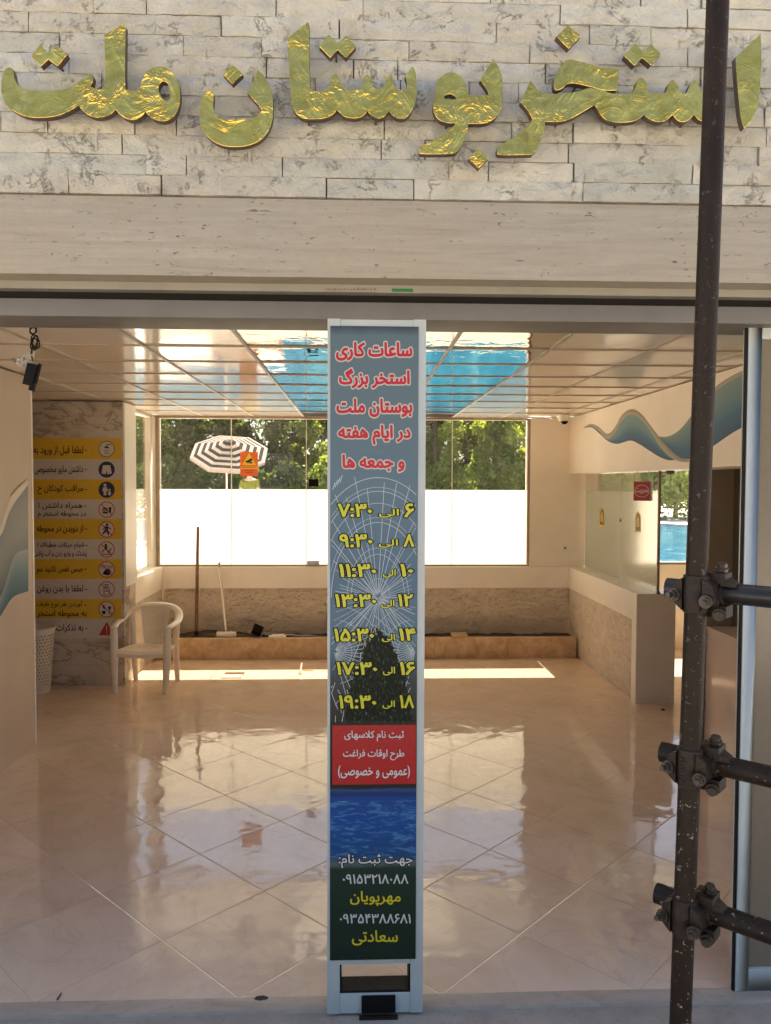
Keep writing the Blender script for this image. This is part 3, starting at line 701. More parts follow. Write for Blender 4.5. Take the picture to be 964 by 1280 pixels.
# printed white rays and arcs
b = MB(); random.seed(5); LY = YP-0.0046
def seg(x0,y0,x1,y1,wd):
    lim = lambda x,y: 413.6 < x < 520.5 and 592 < y < 903
    n = 10; pts = []
    for i in range(n+1):
        x_, y_ = x0+(x1-x0)*i/n, y0+(y1-y0)*i/n
        if lim(x_, y_): pts.append((x_, y_))
    if len(pts) < 2: return
    (xa,ya),(xb,yb) = pts[0], pts[-1]
    dx, dy = xb-xa, yb-ya; l = math.hypot(dx,dy) or 1; nx_, ny_ = -dy/l*wd/2, dx/l*wd/2
    b.quad(P(xa+nx_,ya+ny_,Y=LY),P(xb+nx_,yb+ny_,Y=LY),P(xb-nx_,yb-ny_,Y=LY),P(xa-nx_,ya-ny_,Y=LY))
cx0, cy0 = 472.5, 747
for k in range(54):
    a = 2*math.pi*k/54 + random.uniform(-0.04,0.04); L_ = random.uniform(90,175) if math.sin(a) < 0.3 else random.uniform(60,110)
    s0 = random.uniform(1,8)
    seg(cx0+s0*math.cos(a), cy0+s0*math.sin(a), cx0+L_*math.cos(a), cy0+L_*math.sin(a), random.uniform(0.35,0.8))
for rr_, wd in ((24,0.4),(54,0.6),(62,0.5),(94,0.7),(100,0.4),(118,0.6),(133,0.7),(138,0.5),(150,0.8)):
    for k in range(40):
        a0 = math.pi + math.pi*k/40; a1 = math.pi + math.pi*(k+1)/40
        seg(cx0+rr_*0.62*math.cos(a0), cy0+rr_*math.sin(a0), cx0+rr_*0.62*math.cos(a1), cy0+rr_*math.sin(a1), wd)
for cxs, sgn in ((418,1),(519,-1)):
    for k in range(16):
        a = R(-60+k*9); L_ = random.uniform(40,75)
        seg(cxs, 815, cxs+sgn*L_*math.cos(a), 815+L_*math.sin(a), 0.6)
    for rr_ in (22,40,58):
        for k in range(20):
            a0, a1 = R(-80+8*k), R(-72+8*k)
            seg(cxs+sgn*rr_*math.cos(a0),815+rr_*math.sin(a0),cxs+sgn*rr_*math.cos(a1),815+rr_*math.sin(a1),0.5)
for k in range(26):
    y_ = random.uniform(800,900); x_ = random.choice([random.uniform(414,432), random.uniform(424,515)])
    seg(x_, y_, x_+random.uniform(-8,8), y_+random.uniform(8,26), 0.7)
for k in range(4):
    seg(416+3*k, 612-3*k, 419+3*k, 603-3*k, 1.0)
seg(422,1000,440,1000,0.5)
b.build('printed_rays', flatc('pale_print', (0.38,0.45,0.48), 0.35), ban)
b = MB(); random.seed(12); lf, rt = [], []
prof = [(786,0.5),(794,6),(802,13),(812,18),(824,24),(836,29),(848,33),(862,36),(878,38),(892,40),(904.5,41)]
for k in range(len(prof)-1):
    for t in range(4):
        f_ = t/4; y_ = prof[k][0]*(1-f_)+prof[k+1][0]*f_; w_ = prof[k][1]*(1-f_)+prof[k+1][1]*f_
        lf.append((474-w_-random.uniform(-3.5,3.5), y_+random.uniform(-1.5,1.5))); rt.append((475+w_*0.98+random.uniform(-3.5,3.5), y_+random.uniform(-1.5,1.5)))
for k in range(len(lf)-1):
    c_ = lambda p: P(min(max(p[0],414),520.5), min(p[1],905.5), Y=YP-0.0049)
    b.quad(c_(lf[k]),c_(lf[k+1]),c_(rt[k+1]),c_(rt[k]))
m = NT('printed_tree')
tc = m.ramp(m.noise(150, 4, 0.7, 0.3, m.mapping((1,1,0.45))), [(0.48,(0.006,0.008,0.005)),(0.60,(0.014,0.030,0.014)),(0.70,(0.12,0.16,0.16))])
b.build('printed_tree', m.set(tc, 0.45, 0, 0.15), ban)
redm = flatc('crimson_print', (0.40,0.008,0.028), 0.3); palem = flatc('pale_outline_print', (0.42,0.44,0.39), 0.3)
yelm = flatc('lime_yellow_print', (0.46,0.46,0.012), 0.3); whm = flatc('white_print', (0.55,0.55,0.54), 0.3); blk = flatc('dark_outline_print', (0.004,0.005,0.005), 0.45, 0.15)
yel2 = flatc('yellow_name_print', (0.55,0.46,0.015), 0.3)
PL = YP-0.0055
for s_, bx in (('ساعات کاری',(420,515.7,427.5,451)),('استخر بزرگ',(423.8,512.4,460.5,485.5)),('بوستان ملت',(420.5,515.7,498,521.5)),('در ایام هفته',(422.6,513.6,531,556)),('و جمعه ها',(428,506,568,590))):
    writing(s_, bx, PL, 'lettering', redm, ban, bold=0.042, back=0.115, backmat=palem)
FA = {i: chr(0x6F0+i) for i in range(10)}
def fa(s): return ''.join(FA[int(ch)] if ch.isdigit() else ch for ch in s)
z2 = lambda x0,x1,y0,y1: (400+x0/4.129, 400+x1/4.129, 590+y0/4.129, 590+y1/4.129)
rows = [('7:30','6',(92,270,162,233),(305,408,190,235),(436,487,162,235)),('9:30','8',(100,272,320,390),(303,403,348,390),(432,487,320,388)),
 ('11:30','10',(98,292,474,543),(325,392,503,545),(415,483,474,540)),('13:30','12',(78,292,630,698),(317,385,660,703),(403,480,630,695)),
 ('15:30','14',(73,280,807,876),(320,388,835,878),(408,495,807,872)),('17:30','16',(85,297,980,1048),(325,388,1005,1050),(412,492,980,1048)),('19:30','18',(97,292,1152,1222),(323,387,1180,1222),(412,487,1152,1220))]
for (t1, t0, b1, b2, b3) in rows:
    writing(fa(t1), z2(*b1), PL, 'lettering', yelm, ban, bold=0.030, rtl=False, back=0.085, backmat=blk)
    writing('الی', z2(*b2), PL, 'lettering', yelm, ban, bold=0.018, back=0.085, backmat=blk)
    writing(fa(t0), z2(*b3), PL, 'lettering', yelm, ban, bold=0.030, rtl=False, back=0.085, backmat=blk)
for s_, bx in (('ثبت نام کلاسهای',(430.5,505,913.4,927)),('طرح اوقات فراغت',(429,505.5,936.9,950.5)),('(عمومی و خصوصی)',(422.7,512.5,957,973))):
    writing(s_, bx, PL-0.0006, 'lettering', whm, ban, bold=0.014)
writing('جهت ثبت نام:', (423.4,516,1067.5,1085.5), PL, 'lettering', whm, ban, bold=0.016, back=0.075, backmat=blk)
writing(fa('09153218088'), (428.4,510.5,1093,1105), PL, 'lettering', whm, ban, bold=0.012, rtl=False)
writing('مهرپویان', (437.7,501,1114,1132.5), PL, 'lettering', yel2, ban, bold=0.016)
writing(fa('09354388681'), (424.8,513.6,1142.5,1154.5), PL, 'lettering', whm, ban, bold=0.012, rtl=False)
writing('سعادتی', (440,497.5,1163,1182), PL, 'lettering', yel2, ban, bold=0.016)

# ------------------------------------------------------------------ right sliding door leaf
dl = thing('sliding_door', 'pale blue framed sliding door leaf standing open at the right edge', 'door', (1.9,2.95,0))
YD = 2.952
dx0 = P(928.5,800,Y=YD).x; dzt = P(940,404,Y=YD).z
b = MB(); b.box(dx0, dx0+0.052, YD, YD+0.045, 0.004, dzt); b.box(2.30,2.352,YD,YD+0.045,0.004,dzt)
b.box(dx0+0.052,2.30,YD,YD+0.045,0.004,0.095); b.box(dx0+0.052,2.30,YD,YD+0.045,dzt-0.06,dzt)
b.build('door_frame', M['blueframe'], dl, bevel=0.003)
MB().box(dx0-0.011, dx0-0.001, YD+0.004, YD+0.014, 0.006, dzt-0.002).build('edge_gasket', M['black'], dl)
MB().box(dx0+0.052,2.30,YD+0.015,YD+0.025,0.095,dzt-0.06).build('door_panel', M['tanfilm'], dl)

# ------------------------------------------------------------------ ceiling
random.seed(21)
b = MB(); bm_ = MB(); tb = MB()
gx = [-0.054+0.6*k for k in range(-9,11)]; gy = [3.41+0.59*k-0.59 for k in range(0,12)]
for i in range(len(gx)-1):
    for j in range(len(gy)-1):
        x0, x1, y0, y1 = gx[i]+0.006, gx[i+1]-0.006, max(3.14,gy[j])+0.006, min(gy[j+1],9.35)-0.006
        if x0 > 5.9 or x1 < -5.1 or y1-y0 < 0.05: continue
        mirror = -0.70 < gx[i] < 1.1 and gx[i] < 1.1 and gx[i+1] < 1.2
        s_ = 0.0042 if mirror else 0.0035
        hs = [ZC+0.004+random.uniform(-s_, s_)*0.6 for _ in range(4)]
        tone = random.uniform(0.93,1.03)
        (bm_ if mirror else b).quad((x0,y0,hs[0]),(x0,y1,hs[1]),(x1,y1,hs[2]),(x1,y0,hs[3]), 0, None if mirror else (tone,tone,tone*0.99))
for x_ in gx: tb.box(x_-0.009, x_+0.009, 3.15, 9.34, ZC-0.004, ZC+0.02)
for y_ in gy:
    if y_ > 3.16: tb.box(-5.1, 6.0, y_-0.009, y_+0.009, ZC-0.0035, ZC+0.019)
ce = tag(b.build('ceiling', M['ceil'], base=(0,0,0)), kind='structure')
bm_.build('mirror_tiles', M['mirror'], ce); tb.build('ceiling_grid', M['tbar'], ce)

# ------------------------------------------------------------------ left partition with mural
XL = -2.482
pw = thing('partition_wall', 'cream partition wall at the left edge painted with a blue wave', 'wall', (XL-0.07,4.5,0))
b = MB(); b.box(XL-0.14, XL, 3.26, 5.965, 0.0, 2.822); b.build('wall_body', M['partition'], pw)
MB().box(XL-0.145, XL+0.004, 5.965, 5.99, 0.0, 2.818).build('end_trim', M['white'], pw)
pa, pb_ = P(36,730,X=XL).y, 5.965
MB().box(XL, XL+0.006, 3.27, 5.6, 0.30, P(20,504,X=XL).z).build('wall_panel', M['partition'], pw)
def strip(parent, name, top, bot, plane, cols, nx=40, ny=8, mat=None):
    """band between two photo curves laid on a wall; cols runs from its top edge to its bottom edge"""
    def samp(c, t):
        t *= len(c)-1; i = min(int(t), len(c)-2); f = t-i
        p0, p1, p2, p3 = c[max(i-1,0)], c[i], c[i+1], c[min(i+2,len(c)-1)]
        g = lambda k: 0.5*(2*p1[k]+(p2[k]-p0[k])*f+(2*p0[k]-5*p1[k]+4*p2[k]-p3[k])*f*f+(3*p1[k]-p0[k]-3*p2[k]+p3[k])*f**3)
        return g(0), g(1)
    def cl(t):
        t *= len(cols)-1; i = min(int(t), len(cols)-2); f = t-i
        return tuple(cols[i][k]*(1-f)+cols[i+1][k]*f for k in range(3))
    b = MB()
    for i in range(nx):
        a0, a1 = samp(top, i/nx), samp(top, (i+1)/nx); c0, c1 = samp(bot, i/nx), samp(bot, (i+1)/nx)
        for j in range(ny):
            t0, t1 = j/ny, (j+1)/ny
            lp = lambda p, q_, t: plane(p[0]+(q_[0]-p[0])*t, p[1]+(q_[1]-p[1])*t)
            b.quad(lp(a0,c0,t0),lp(a0,c0,t1),lp(a1,c1,t1),lp(a1,c1,t0),0,[cl(t0),cl(t1),cl(t1),cl(t0)])
    bmx = b.build(name, mat or M['mural'], parent, smooth=True); return bmx
plL = lambda l: (lambda x, y: P(x, y, X=XL+0.006+l))
strip(pw, 'painted_wave', [(-60,742),(-30,690),(0,659),(13,622),(35,598)], [(-60,750),(-30,700),(0,671),(13,637),(35,606)], plL(0.0012), [(0.74,0.66,0.54)]*2, 20, 2)
strip(pw, 'painted_wave', [(-60,750),(-30,700),(0,671),(13,637),(35,606)], [(-60,870),(-30,815),(0,771),(16,747),(35.5,739)], plL(0.001), [(0.22,0.235,0.24),(0.25,0.26,0.25),(0.12,0.16,0.18),(0.03,0.10,0.15)], 20, 8)
strip(pw, 'painted_wave', [(-60,830),(-30,790),(0,748),(12,712),(20,692),(35.5,686)], [(-60,870),(-30,815),(0,771),(10,753),(18,745),(35.5,739)], plL(0.0016), [(0.27,0.34,0.34),(0.10,0.21,0.25),(0.02,0.11,0.17)], 20, 6)

# ------------------------------------------------------------------ marble pier, rules board
YM = 7.73; XM = P(155,700,Y=YM).x
b = MB()
for (z0,z1) in ((0.0,0.20),(0.202,0.42),(0.422,0.64),(0.642,1.20),(1.202,1.80),(1.802,2.40),(2.402,2.60),(2.602,2.825)):
    b.box(-5.19, XM, YM, 8.12, z0, z1)
tag(b.build('marble_pier', M['marble'], bevel=0.002), 'grey veined marble pier behind the plastic chair, holding the rules board', 'pier')
YB = YM-0.004
rb = thing('rules_board', 'yellow and grey striped pool rules board with round pictograms on marble', 'sign board', (P(100,800,Y=YB).x, YB, P(100,800,Y=YB).z))
ys = [547.5,574,599,624.3,648.7,674,698.8,723.8,748.8,773.3,798]
for i in range(10):
    b = MB(); rect(b, 2, 152, ys[i], ys[i+1], YB, 0.003); b.build('board_row', M['rowyellow'] if i % 2 == 0 else M['rowgrey'], rb)
YT = YB-0.001
for s_, bx in (('لطفا قبل از ورود به',(42,104,557,569.5)),('داشتن مایو مخصوص',(43.5,104,581.5,593)),('مراقب کودکان خ',(47,104,606,618)),('همراه داشتن ا',(48,103,628,637)),('در محوطه استخر م',(47,107.5,638.5,648)),
   ('از دویدن در محوطه',(46,104,656,667)),('انجام حرکات خطرناک ا',(47,105,678,686.5)),('پشتک و وارو زدن و آب پاشی',(42,108.5,687.5,697)),('حبس نفس نکنید مم',(46,104,707,718.5)),('لطفا با بدن روغن',(46,104,731,742)),('آوردن هر نوع ظرف',(46,103,751,760.5)),('به محوطه استخر',(46,108.5,762.5,772.5)),('به تذکرات نا',(63,104,780,791))):
    writing(s_, bx, YT, 'rule_text', M['blackink'], rb, bold=0.016, lift=0.0006)
b = MB()
for y_, x_ in ((562.5,106),(586.5,106),(611.5,106),(632,104.5),(661,106),(681.5,106.5),(711,105.5),(736.5,106),(756,105),(785,106.5)): b = MB(); rect(b, x_, x_+3, y_, y_+1, YT-0.001, 0.0005); b.build('rule_dash', M['blackink'], rb)
def disc(b, cx_, cy_, r, Y, mi=0, n=28, r2=None):
    ps = [P(cx_+r*math.cos(2*math.pi*k/n), cy_+r*math.sin(2*math.pi*k/n), Y=Y) for k in range(n)]
    if r2 is None: b.poly(ps[::-1], mi); return
    qs = [P(cx_+r2*math.cos(2*math.pi*k/n), cy_+r2*math.sin(2*math.pi*k/n), Y=Y) for k in range(n)]
    for k in range(n): b.quad(ps[(k+1)%n], ps[k], qs[k], qs[(k+1)%n], mi)
def stroke(b, x0,y0,x1,y1,wd,Y,mi):
    dx, dy = x1-x0, y1-y0; l = math.hypot(dx,dy); nx_, ny_ = -dy/l*wd/2, dx/l*wd/2
    b.quad(P(x0+nx_,y0+ny_,Y=Y),P(x1+nx_,y1+ny_,Y=Y),P(x1-nx_,y1-ny_,Y=Y),P(x0-nx_,y0-ny_,Y=Y),mi)
def pol(b, pts, Y, mi): b.poly([P(x,y,Y=Y) for x,y in pts], mi)
Yi, Yj, Yk = YT-0.0004, YT-0.0008, YT-0.0012
icm = [M['whiteink'], M['navyink'], M['redink'], M['blackink'], M['rowgrey']]
def icon(cy_, kind, cx_=133.3):
    b = MB(); r_ = 10.2
    X = lambda dx: cx_+dx; Yv = lambda dy: cy_+dy
    if kind in ('shower',):
        disc(b, cx_,cy_,r_,Yi,4); disc(b,cx_,cy_,r_,Yj,1,r2=r_-0.8)
        stroke(b,X(0),Yv(-5.5),X(6),Yv(-5.5),0.9,Yj,1); stroke(b,X(0),Yv(-5.5),X(0),Yv(-3),0.9,Yj,1); pol(b,[(X(-3.6),Yv(-1)),(X(-1.5),Yv(-3.4)),(X(1.5),Yv(-3.4)),(X(3.6),Yv(-1))],Yj,1)
        for q_ in (1.6,3.6,5.6): stroke(b,X(-2.6-q_*0.15),Yv(q_),X(2.6+q_*0.15),Yv(q_),0.5,Yj,1)
    elif kind == 'trunks':
        disc(b,cx_,cy_,r_,Yi,1); pol(b,[(X(-4.5),Yv(-5.5)),(X(4.5),Yv(-5.5)),(X(6.5),Yv(5)),(X(0.9),Yv(5.8)),(X(0),Yv(0.5)),(X(-0.9),Yv(5.8)),(X(-6.5),Yv(5))],Yj,4)
    elif kind == 'child':
        disc(b,cx_,cy_,r_,Yi,1); disc(b,X(-2),Yv(-5.6),2,Yj,4,12); pol(b,[(X(-4.5),Yv(-3)),(X(0.6),Yv(-3)),(X(1.6),Yv(2)),(X(-0.2),Yv(1.5)),(X(-0.3),Yv(7)),(X(-3.6),Yv(7)),(X(-3.8),Yv(1.5)),(X(-5.4),Yv(2))],Yj,4)
        disc(b,X(3.6),Yv(0.2),1.4,Yj,4,10); pol(b,[(X(2.2),Yv(2)),(X(5),Yv(2)),(X(5.6),Yv(5)),(X(4.6),Yv(7)),(X(2.6),Yv(7)),(X(1.6),Yv(5))],Yj,4)
    elif kind == 'warn':
        pol(b,[(X(0),Yv(-9)),(X(-9.6),Yv(8)),(X(9.6),Yv(8))],Yi,2); stroke(b,X(0),Yv(-4),X(0),Yv(3),1.2,Yj,4); disc(b,X(0),Yv(5.5),0.8,Yj,4,8)
    else:
        disc(b,cx_,cy_,r_,Yi,4)
        if kind == 'food':
            pol(b,[(X(-5.5),Yv(0)),(X(-4),Yv(-2.4)),(X(0.5),Yv(-2.4)),(X(2),Yv(0))],Yj,3); stroke(b,X(-5.5),Yv(1.4),X(2),Yv(1.4),1.2,Yj,3); pol(b,[(X(-5.5),Yv(2.8)),(X(2),Yv(2.8)),(X(1),Yv(5)),(X(-4.5),Yv(5))],Yj,3); pol(b,[(X(2.6),Yv(-3)),(X(6),Yv(-3)),(X(5.4),Yv(4)),(X(3.2),Yv(4))],Yj,3)
        elif kind == 'run':
            disc(b,X(0.6),Yv(-6),1.7,Yj,3,12); pol(b,[(X(-2.5),Yv(-4)),(X(1.5),Yv(-4)),(X(2),Yv(1)),(X(3.5),Yv(7)),(X(1.8),Yv(7)),(X(-0.5),Yv(2.4)),(X(-4.5),Yv(6.5)),(X(-5.6),Yv(5.4)),(X(-2),Yv(0))],Yj,3); stroke(b,X(1),Yv(-3),X(5.6),Yv(-0.6),1.2,Yj,3); stroke(b,X(-2),Yv(-3),X(-4.5),Yv(0.5),1.2,Yj,3)
        elif kind == 'dive':
            disc(b,X(-1),Yv(-5.6),1.6,Yj,3,12); pol(b,[(X(-3),Yv(-4)),(X(1.2),Yv(-4)),(X(0.5),Yv(0)),(X(-2.5),Yv(0.5))],Yj,3); stroke(b,X(-3),Yv(0),X(-6),Yv(4),1.2,Yj,3); stroke(b,X(0),Yv(0),X(3),Yv(4.5),1.4,Yj,3); stroke(b,X(2),Yv(3),X(6),Yv(-1),1.3,Yj,3); stroke(b,X(-6),Yv(6),X(6.5),Yv(6),0.9,Yj,3)
        elif kind == 'breath':
            stroke(b,X(-7.5),Yv(-3.6),X(-2),Yv(-4.6),0.8,Yj,3); stroke(b,X(-2),Yv(-4.6),X(7.5),Yv(-3.4),0.8,Yj,3); stroke(b,X(-7.5),Yv(-1.8),X(7.5),Yv(-2),0.6,Yj,3); disc(b,X(1.2),Yv(3.2),4.2,Yj,3,14); pol(b,[(X(-3.5),Yv(2)),(X(-5),Yv(6)),(X(1),Yv(7.4)),(X(0),Yv(3))],Yj,3)
        elif kind == 'oil':
            for (x0,y0,x1,y1) in ((-3.4,-2,3.4,-2),(-3.4,7,3.4,7),(-3.4,-2,-3.4,7),(3.4,-2,3.4,7),(-1.5,-4.5,1.5,-4.5),(-1.5,-4.5,-1.5,-2),(1.5,-4.5,1.5,-2),(-3,-6,3,-6),(-3.4,2.2,3.4,2.2)): stroke(b,X(x0),Yv(y0),X(x1),Yv(y1),0.8,Yj,3)
        elif kind == 'dishes':
            pol(b,[(X(-5),Yv(-2)),(X(-5),Yv(-6)),(X(-2.6),Yv(-4.5)),(X(-1.4),Yv(-1)),(X(-3),Yv(0))],Yj,3); pol(b,[(X(1.4),Yv(-3.4)),(X(6),Yv(-3.4)),(X(4.4),Yv(1)),(X(3),Yv(1))],Yj,3); stroke(b,X(3.7),Yv(1),X(3.7),Yv(5),0.8,Yj,3); stroke(b,X(1.6),Yv(5),X(5.8),Yv(5),0.9,Yj,3); pol(b,[(X(-6),Yv(2)),(X(-1),Yv(2)),(X(-1.5),Yv(6)),(X(-5.5),Yv(6))],Yj,3)
        disc(b,cx_,cy_,r_,Yk,2,r2=r_-1.1); stroke(b,X(-6.9),Yv(-6.9),X(6.9),Yv(6.9),1.1,Yk,2)
    b.build('pictogram', icm, rb)
for i, k in enumerate(('shower','trunks','child','food','run','dive','breath','oil','dishes','warn')): icon((ys[i]+ys[i+1])/2+0.5, k)

# ------------------------------------------------------------------ back wall, knee walls, planter, windows
YA, YW = 9.27, 9.35
XK = 2.572; XKl = -2.324
zA0, zA1 = 0.764, 1.02
ZF = 1.951
bw = thing('back_knee_wall', 'low rough concrete wall with an ivory ledge under the long back window', 'wall', (0.1,9.4,0))
b = MB()
nx, nz = 60, 10
b.box(XKl-0.2, XK+0.2, YA+0.06, 9.58, 0.0, zA0+0.05)
for i in range(nx):
    for j in range(nz):
        def cp(i_, j_):
            x_ = XKl+(XK-XKl)*i_/nx; z_ = 0.02+(zA0-0.02)*j_/nz
            return (x_, YA+0.022+noise.fractal(Vector((x_*5, 3, z_*9)),1,2,4)*0.012, z_)
        b.quad(cp(i,j),cp(i+1,j),cp(i+1,j+1),cp(i,j+1))
b.build('concrete_face', M['concrete'], bw, smooth=True)
MB().box(XKl-0.20, XK+0.20, YA, 9.58, zA0, zA1).build('ledge', M['apron'], bw, bevel=0.004)
# back wall to the right of the window
xwr = P(658.5,650,Y=YW).x; xwl = P(200,650,Y=YW).x
bwr = thing('back_wall', 'cream wall strip between the long window and the glass partition', 'wall', (2.4,9.4,zA1))
MB().box(xwr+0.03, 2.93, YW-0.05, 9.58, zA1+0.001, 2.82).build('wall_body', M['wall'], bwr)
# long frosted window
lw = thing('long_window', 'long back window of five panes frosted white below a clear strip', 'window', ((xwl+xwr)/2, YW, zA1))
b = MB(); f_ = 0.03
b.box(xwl-0.04, xwl, YW-0.03, YW+0.05, zA1, 2.82); b.box(xwr, xwr+0.03, YW-0.03, YW+0.05, zA1, 2.82)
b.box(xwl, xwr, YW-0.02, YW+0.05, zA1+0.001, zA1+0.022); b.box(xwl, xwr, YW-0.02, YW+0.05, 2.80, 2.825)
b.build('window_frame', M['winframe'], lw, bevel=0.002)
js = [xwl]+[P(x_,650,Y=YW).x for x_ in (289.5,383,475,565)]+[xwr]
for i in range(5):
    MB().box(js[i]+0.002, js[i+1]-0.002, YW+0.004, YW+0.012, zA1+0.022, 2.80).build('pane', M['glass'], lw)
    MB().quad((js[i]+0.002,YW+0.002,zA1+0.022),(js[i+1]-0.002,YW+0.002,zA1+0.022),(js[i+1]-0.002,YW+0.002,ZF),(js[i]+0.002,YW+0.002,ZF)).build('frosted_film', M['frost'], lw)
b = MB()
for x_ in js[1:5]: b.box(x_-0.0045, x_+0.0045, YW-0.001, YW+0.015, zA1+0.022, 2.80)
b.build('glass_joint', M['white'], lw)
p0, p1 = P(384,701,Y=YW-0.02), P(399,706,Y=YW-0.02)
MB().box(p0.x,p1.x,YW-0.02,YW,p1.z,p0.z).build('patch_fitting', M['greyalu'], lw, bevel=0.003)
MB().tube([P(383,593,Y=YW-0.025),P(383,593,Y=YW)],0.016,12).build('patch_fitting', M['greyalu'], lw)
b = MB(); p0, p1 = P(386,599,Y=YW-0.004), P(398,608,Y=YW-0.004); b.box(p0.x,p1.x,YW-0.004,YW-0.001,p1.z,p0.z); b.build('small_notice', M['dgrey_fabric'], lw)
# camera warning sticker on the window
ws = thing('camera_warning_sign', 'orange camera warning sign with a yellow triangle stuck on the long window', 'sign', (P(311,595,Y=YW).x, YW-0.004, P(311,595,Y=YW).z))
Yg = YW-0.006
b = MB(); rect(b,300.3,322.4,565,595,Yg,0.004,0); b.build('sign_plate', M['orange'], ws)
b = MB(); Y2 = Yg-0.0008; Y3 = Yg-0.0016
zs = lambda x, y: (230+x/8.033, 530+y/8.033)
pol(b,[zs(655,290),zs(583,412),zs(724,412)],Y2,0)
pol(b,[zs(572,428),zs(572,450),zs(738,450),zs(738,428)],Y2,0)
pol(b,[zs(625,375),zs(640,395),zs(690,365),zs(680,340)],Y3,1); pol(b,[zs(655,385),zs(662,400),zs(690,392),zs(684,380)],Y3,1); pol(b,[zs(618,370),zs(622,386),zs(632,384),zs(630,366)],Y3,1)
b2 = MB()
for (x0,x1,y0) in ((580,730,438),(600,640,465),(650,700,468),(620,690,485)): b2.quad(P(*zs(x0,y0-3),Y=Y3),P(*zs(x0,y0+3),Y=Y3),P(*zs(x1,y0+3),Y=Y3),P(*zs(x1,y0-3),Y=Y3))
pt = b.build('printed_triangle', [M['yellow'], M['blackink']], ws)
b2.build('small_print', M['redink'], ws)

# left side: knee wall, window
lk = thing('left_knee_wall', 'low concrete wall with ivory ledge behind the chair under the side window', 'wall', (-2.42,8.6,0))
b = MB(); b.box(XKl-0.16, XKl-0.012, 8.12, 9.27, 0, zA0+0.05)
for i in range(16):
    for j in range(8):
        def cp(i_, j_):
            y_ = YM+0.02+(YA-YM-0.02)*i_/16; z_ = zA0*j_/8
            return (XKl-0.008-abs(noise.fractal(Vector((8, y_*5, z_*9)),1,2,4))*0.012, y_, z_)
        b.quad(cp(i,j),cp(i,j+1),cp(i+1,j+1),cp(i+1,j))
b.build('concrete_face', M['concrete'], lk, smooth=True)
MB().box(XKl-0.17, XKl+0.002, YM+0.004, YA-0.002, zA0, zA1).build('ledge', M['apron'], lk, bevel=0.004)
sw_ = thing('side_window', 'narrow bright side window between the marble pier and the back corner', 'window', (-2.46,8.7,zA1))
XW = -2.46
b = MB()
b.box(XW-0.03, XKl-0.05, YM+0.38, YM+0.46, zA1+0.001, 2.82)
b.box(XW-0.03, XW+0.03, 9.16, 9.31, zA1+0.001, 2.82); b.box(XW-0.03, XW+0.03, YM+0.46, 9.16, zA1+0.001, zA1+0.03); b.box(XW-0.03, XW+0.03, YM+0.46, 9.16, 2.79, 2.82)
b.build('window_frame', M['whiteframe'], sw_, bevel=0.003)
MB().box(XW-0.004, XW+0.004, YM+0.46, 9.16, zA1+0.03, 2.79).build('pane', M['glass_clean'], sw_)
MB().box(XW-0.012, xwl-0.041, 9.311, 9.58, zA1+0.001, 2.82).build('corner_post', M['whiteframe'], sw_)
MB().box(XM+0.001, XM+0.02, YM-0.006, YM+0.38, zA1-0.03, 2.82).build('jamb_board', M['white'], sw_)
b = MB(); b.tube([P(179,520,Y=9.0),P(177,560,Y=9.0),P(172,600,Y=9.0),P(168.5,622,Y=9.0),P(169,638,Y=9.0),P(166,652,Y=9.0)],0.006,6); b.build('loose_cable', M['black'], sw_)

# planter
pl = thing('planter', 'low ochre stone kerb planter of dry soil along the back wall', 'planter', (0.1,9.0,0))
zP = P(450,798,Y=8.84).z
b = MB(); xs_ = [XKl+0.01,-1.2,-0.1,0.9,1.75,XK-0.012]
for i in range(5): b.box(xs_[i]+0.001, xs_[i+1]-0.001, 8.84, 8.93, 0.0, zP)
b.build('kerb', M['planter'], pl, bevel=0.006)
b = MB(); nx, ny = 70, 8
for i in range(nx):
    for j in range(ny):
        def cp(i_, j_):
            x_ = XKl+(XK-XKl)*i_/nx; y_ = 8.92+(9.30-8.92)*j_/ny
            d_ = 0.05*math.exp(-((x_+1.75)/0.35)**2)
            return (x_, y_, zP-0.035+d_+noise.fractal(Vector((x_*9, y_*9, 1)),1,2,4)*0.022)
        b.quad(cp(i,j),cp(i+1,j),cp(i+1,j+1),cp(i,j+1))
b.build('soil', M['soil'], pl)
p = P(575,796,Y=8.95)
MB().box(p.x-0.10,p.x+0.08,8.86,9.05,zP+0.001,zP+0.028).build('loose_slab', M['planter'], pl, bevel=0.004)

# right side
rk = thing('right_knee_wall', 'low return wall at right with scraped concrete face and cream end', 'wall', (2.75,8.1,0))
b = MB(); b.box(XK+0.02, XK+0.34, 7.0, 9.27, 0, zA0+0.05)
for i in range(30):
    for j in range(8):
        def cp(i_, j_):
            y_ = 7.07+(YA-7.07)*i_/30; z_ = zA0*j_/8
            return (XK+0.012+noise.fractal(Vector((2, y_*6, z_*9)),1,2,4)*0.008, y_, z_)
        b.quad(cp(i,j),cp(i+1,j),cp(i+1,j+1),cp(i,j+1))
b.build('concrete_face', M['concrete'], rk, smooth=True)
b = MB(); b.box(XK, XK+0.36, 6.975, YA-0.002, zA0, zA1); b.box(XK+0.0005, XK+0.35, 6.975, 7.09, 0.0, zA0); b.build('ledge', M['apron'], rk, bevel=0.003)
MB().box(XK-0.001, XK+0.362, 6.962, 6.974, 0.0, zA1+0.001).build('end_panel', M['endcap'], rk)
ZB = 2.154
bk = thing('bulkhead', 'cream ceiling bulkhead at right painted with a blue ribbon wave', 'bulkhead', (2.8,6.3,ZB))
MB().box(XK, XK+0.42, 3.26, 9.3, ZB, 2.825).build('bulkhead_body', M['wall'], bk)
zR = lambda pts: [(700+x/3.652, 480+y/3.652) for x, y in pts]
plR = lambda l: (lambda x, y: P(x, y, X=XK-l))
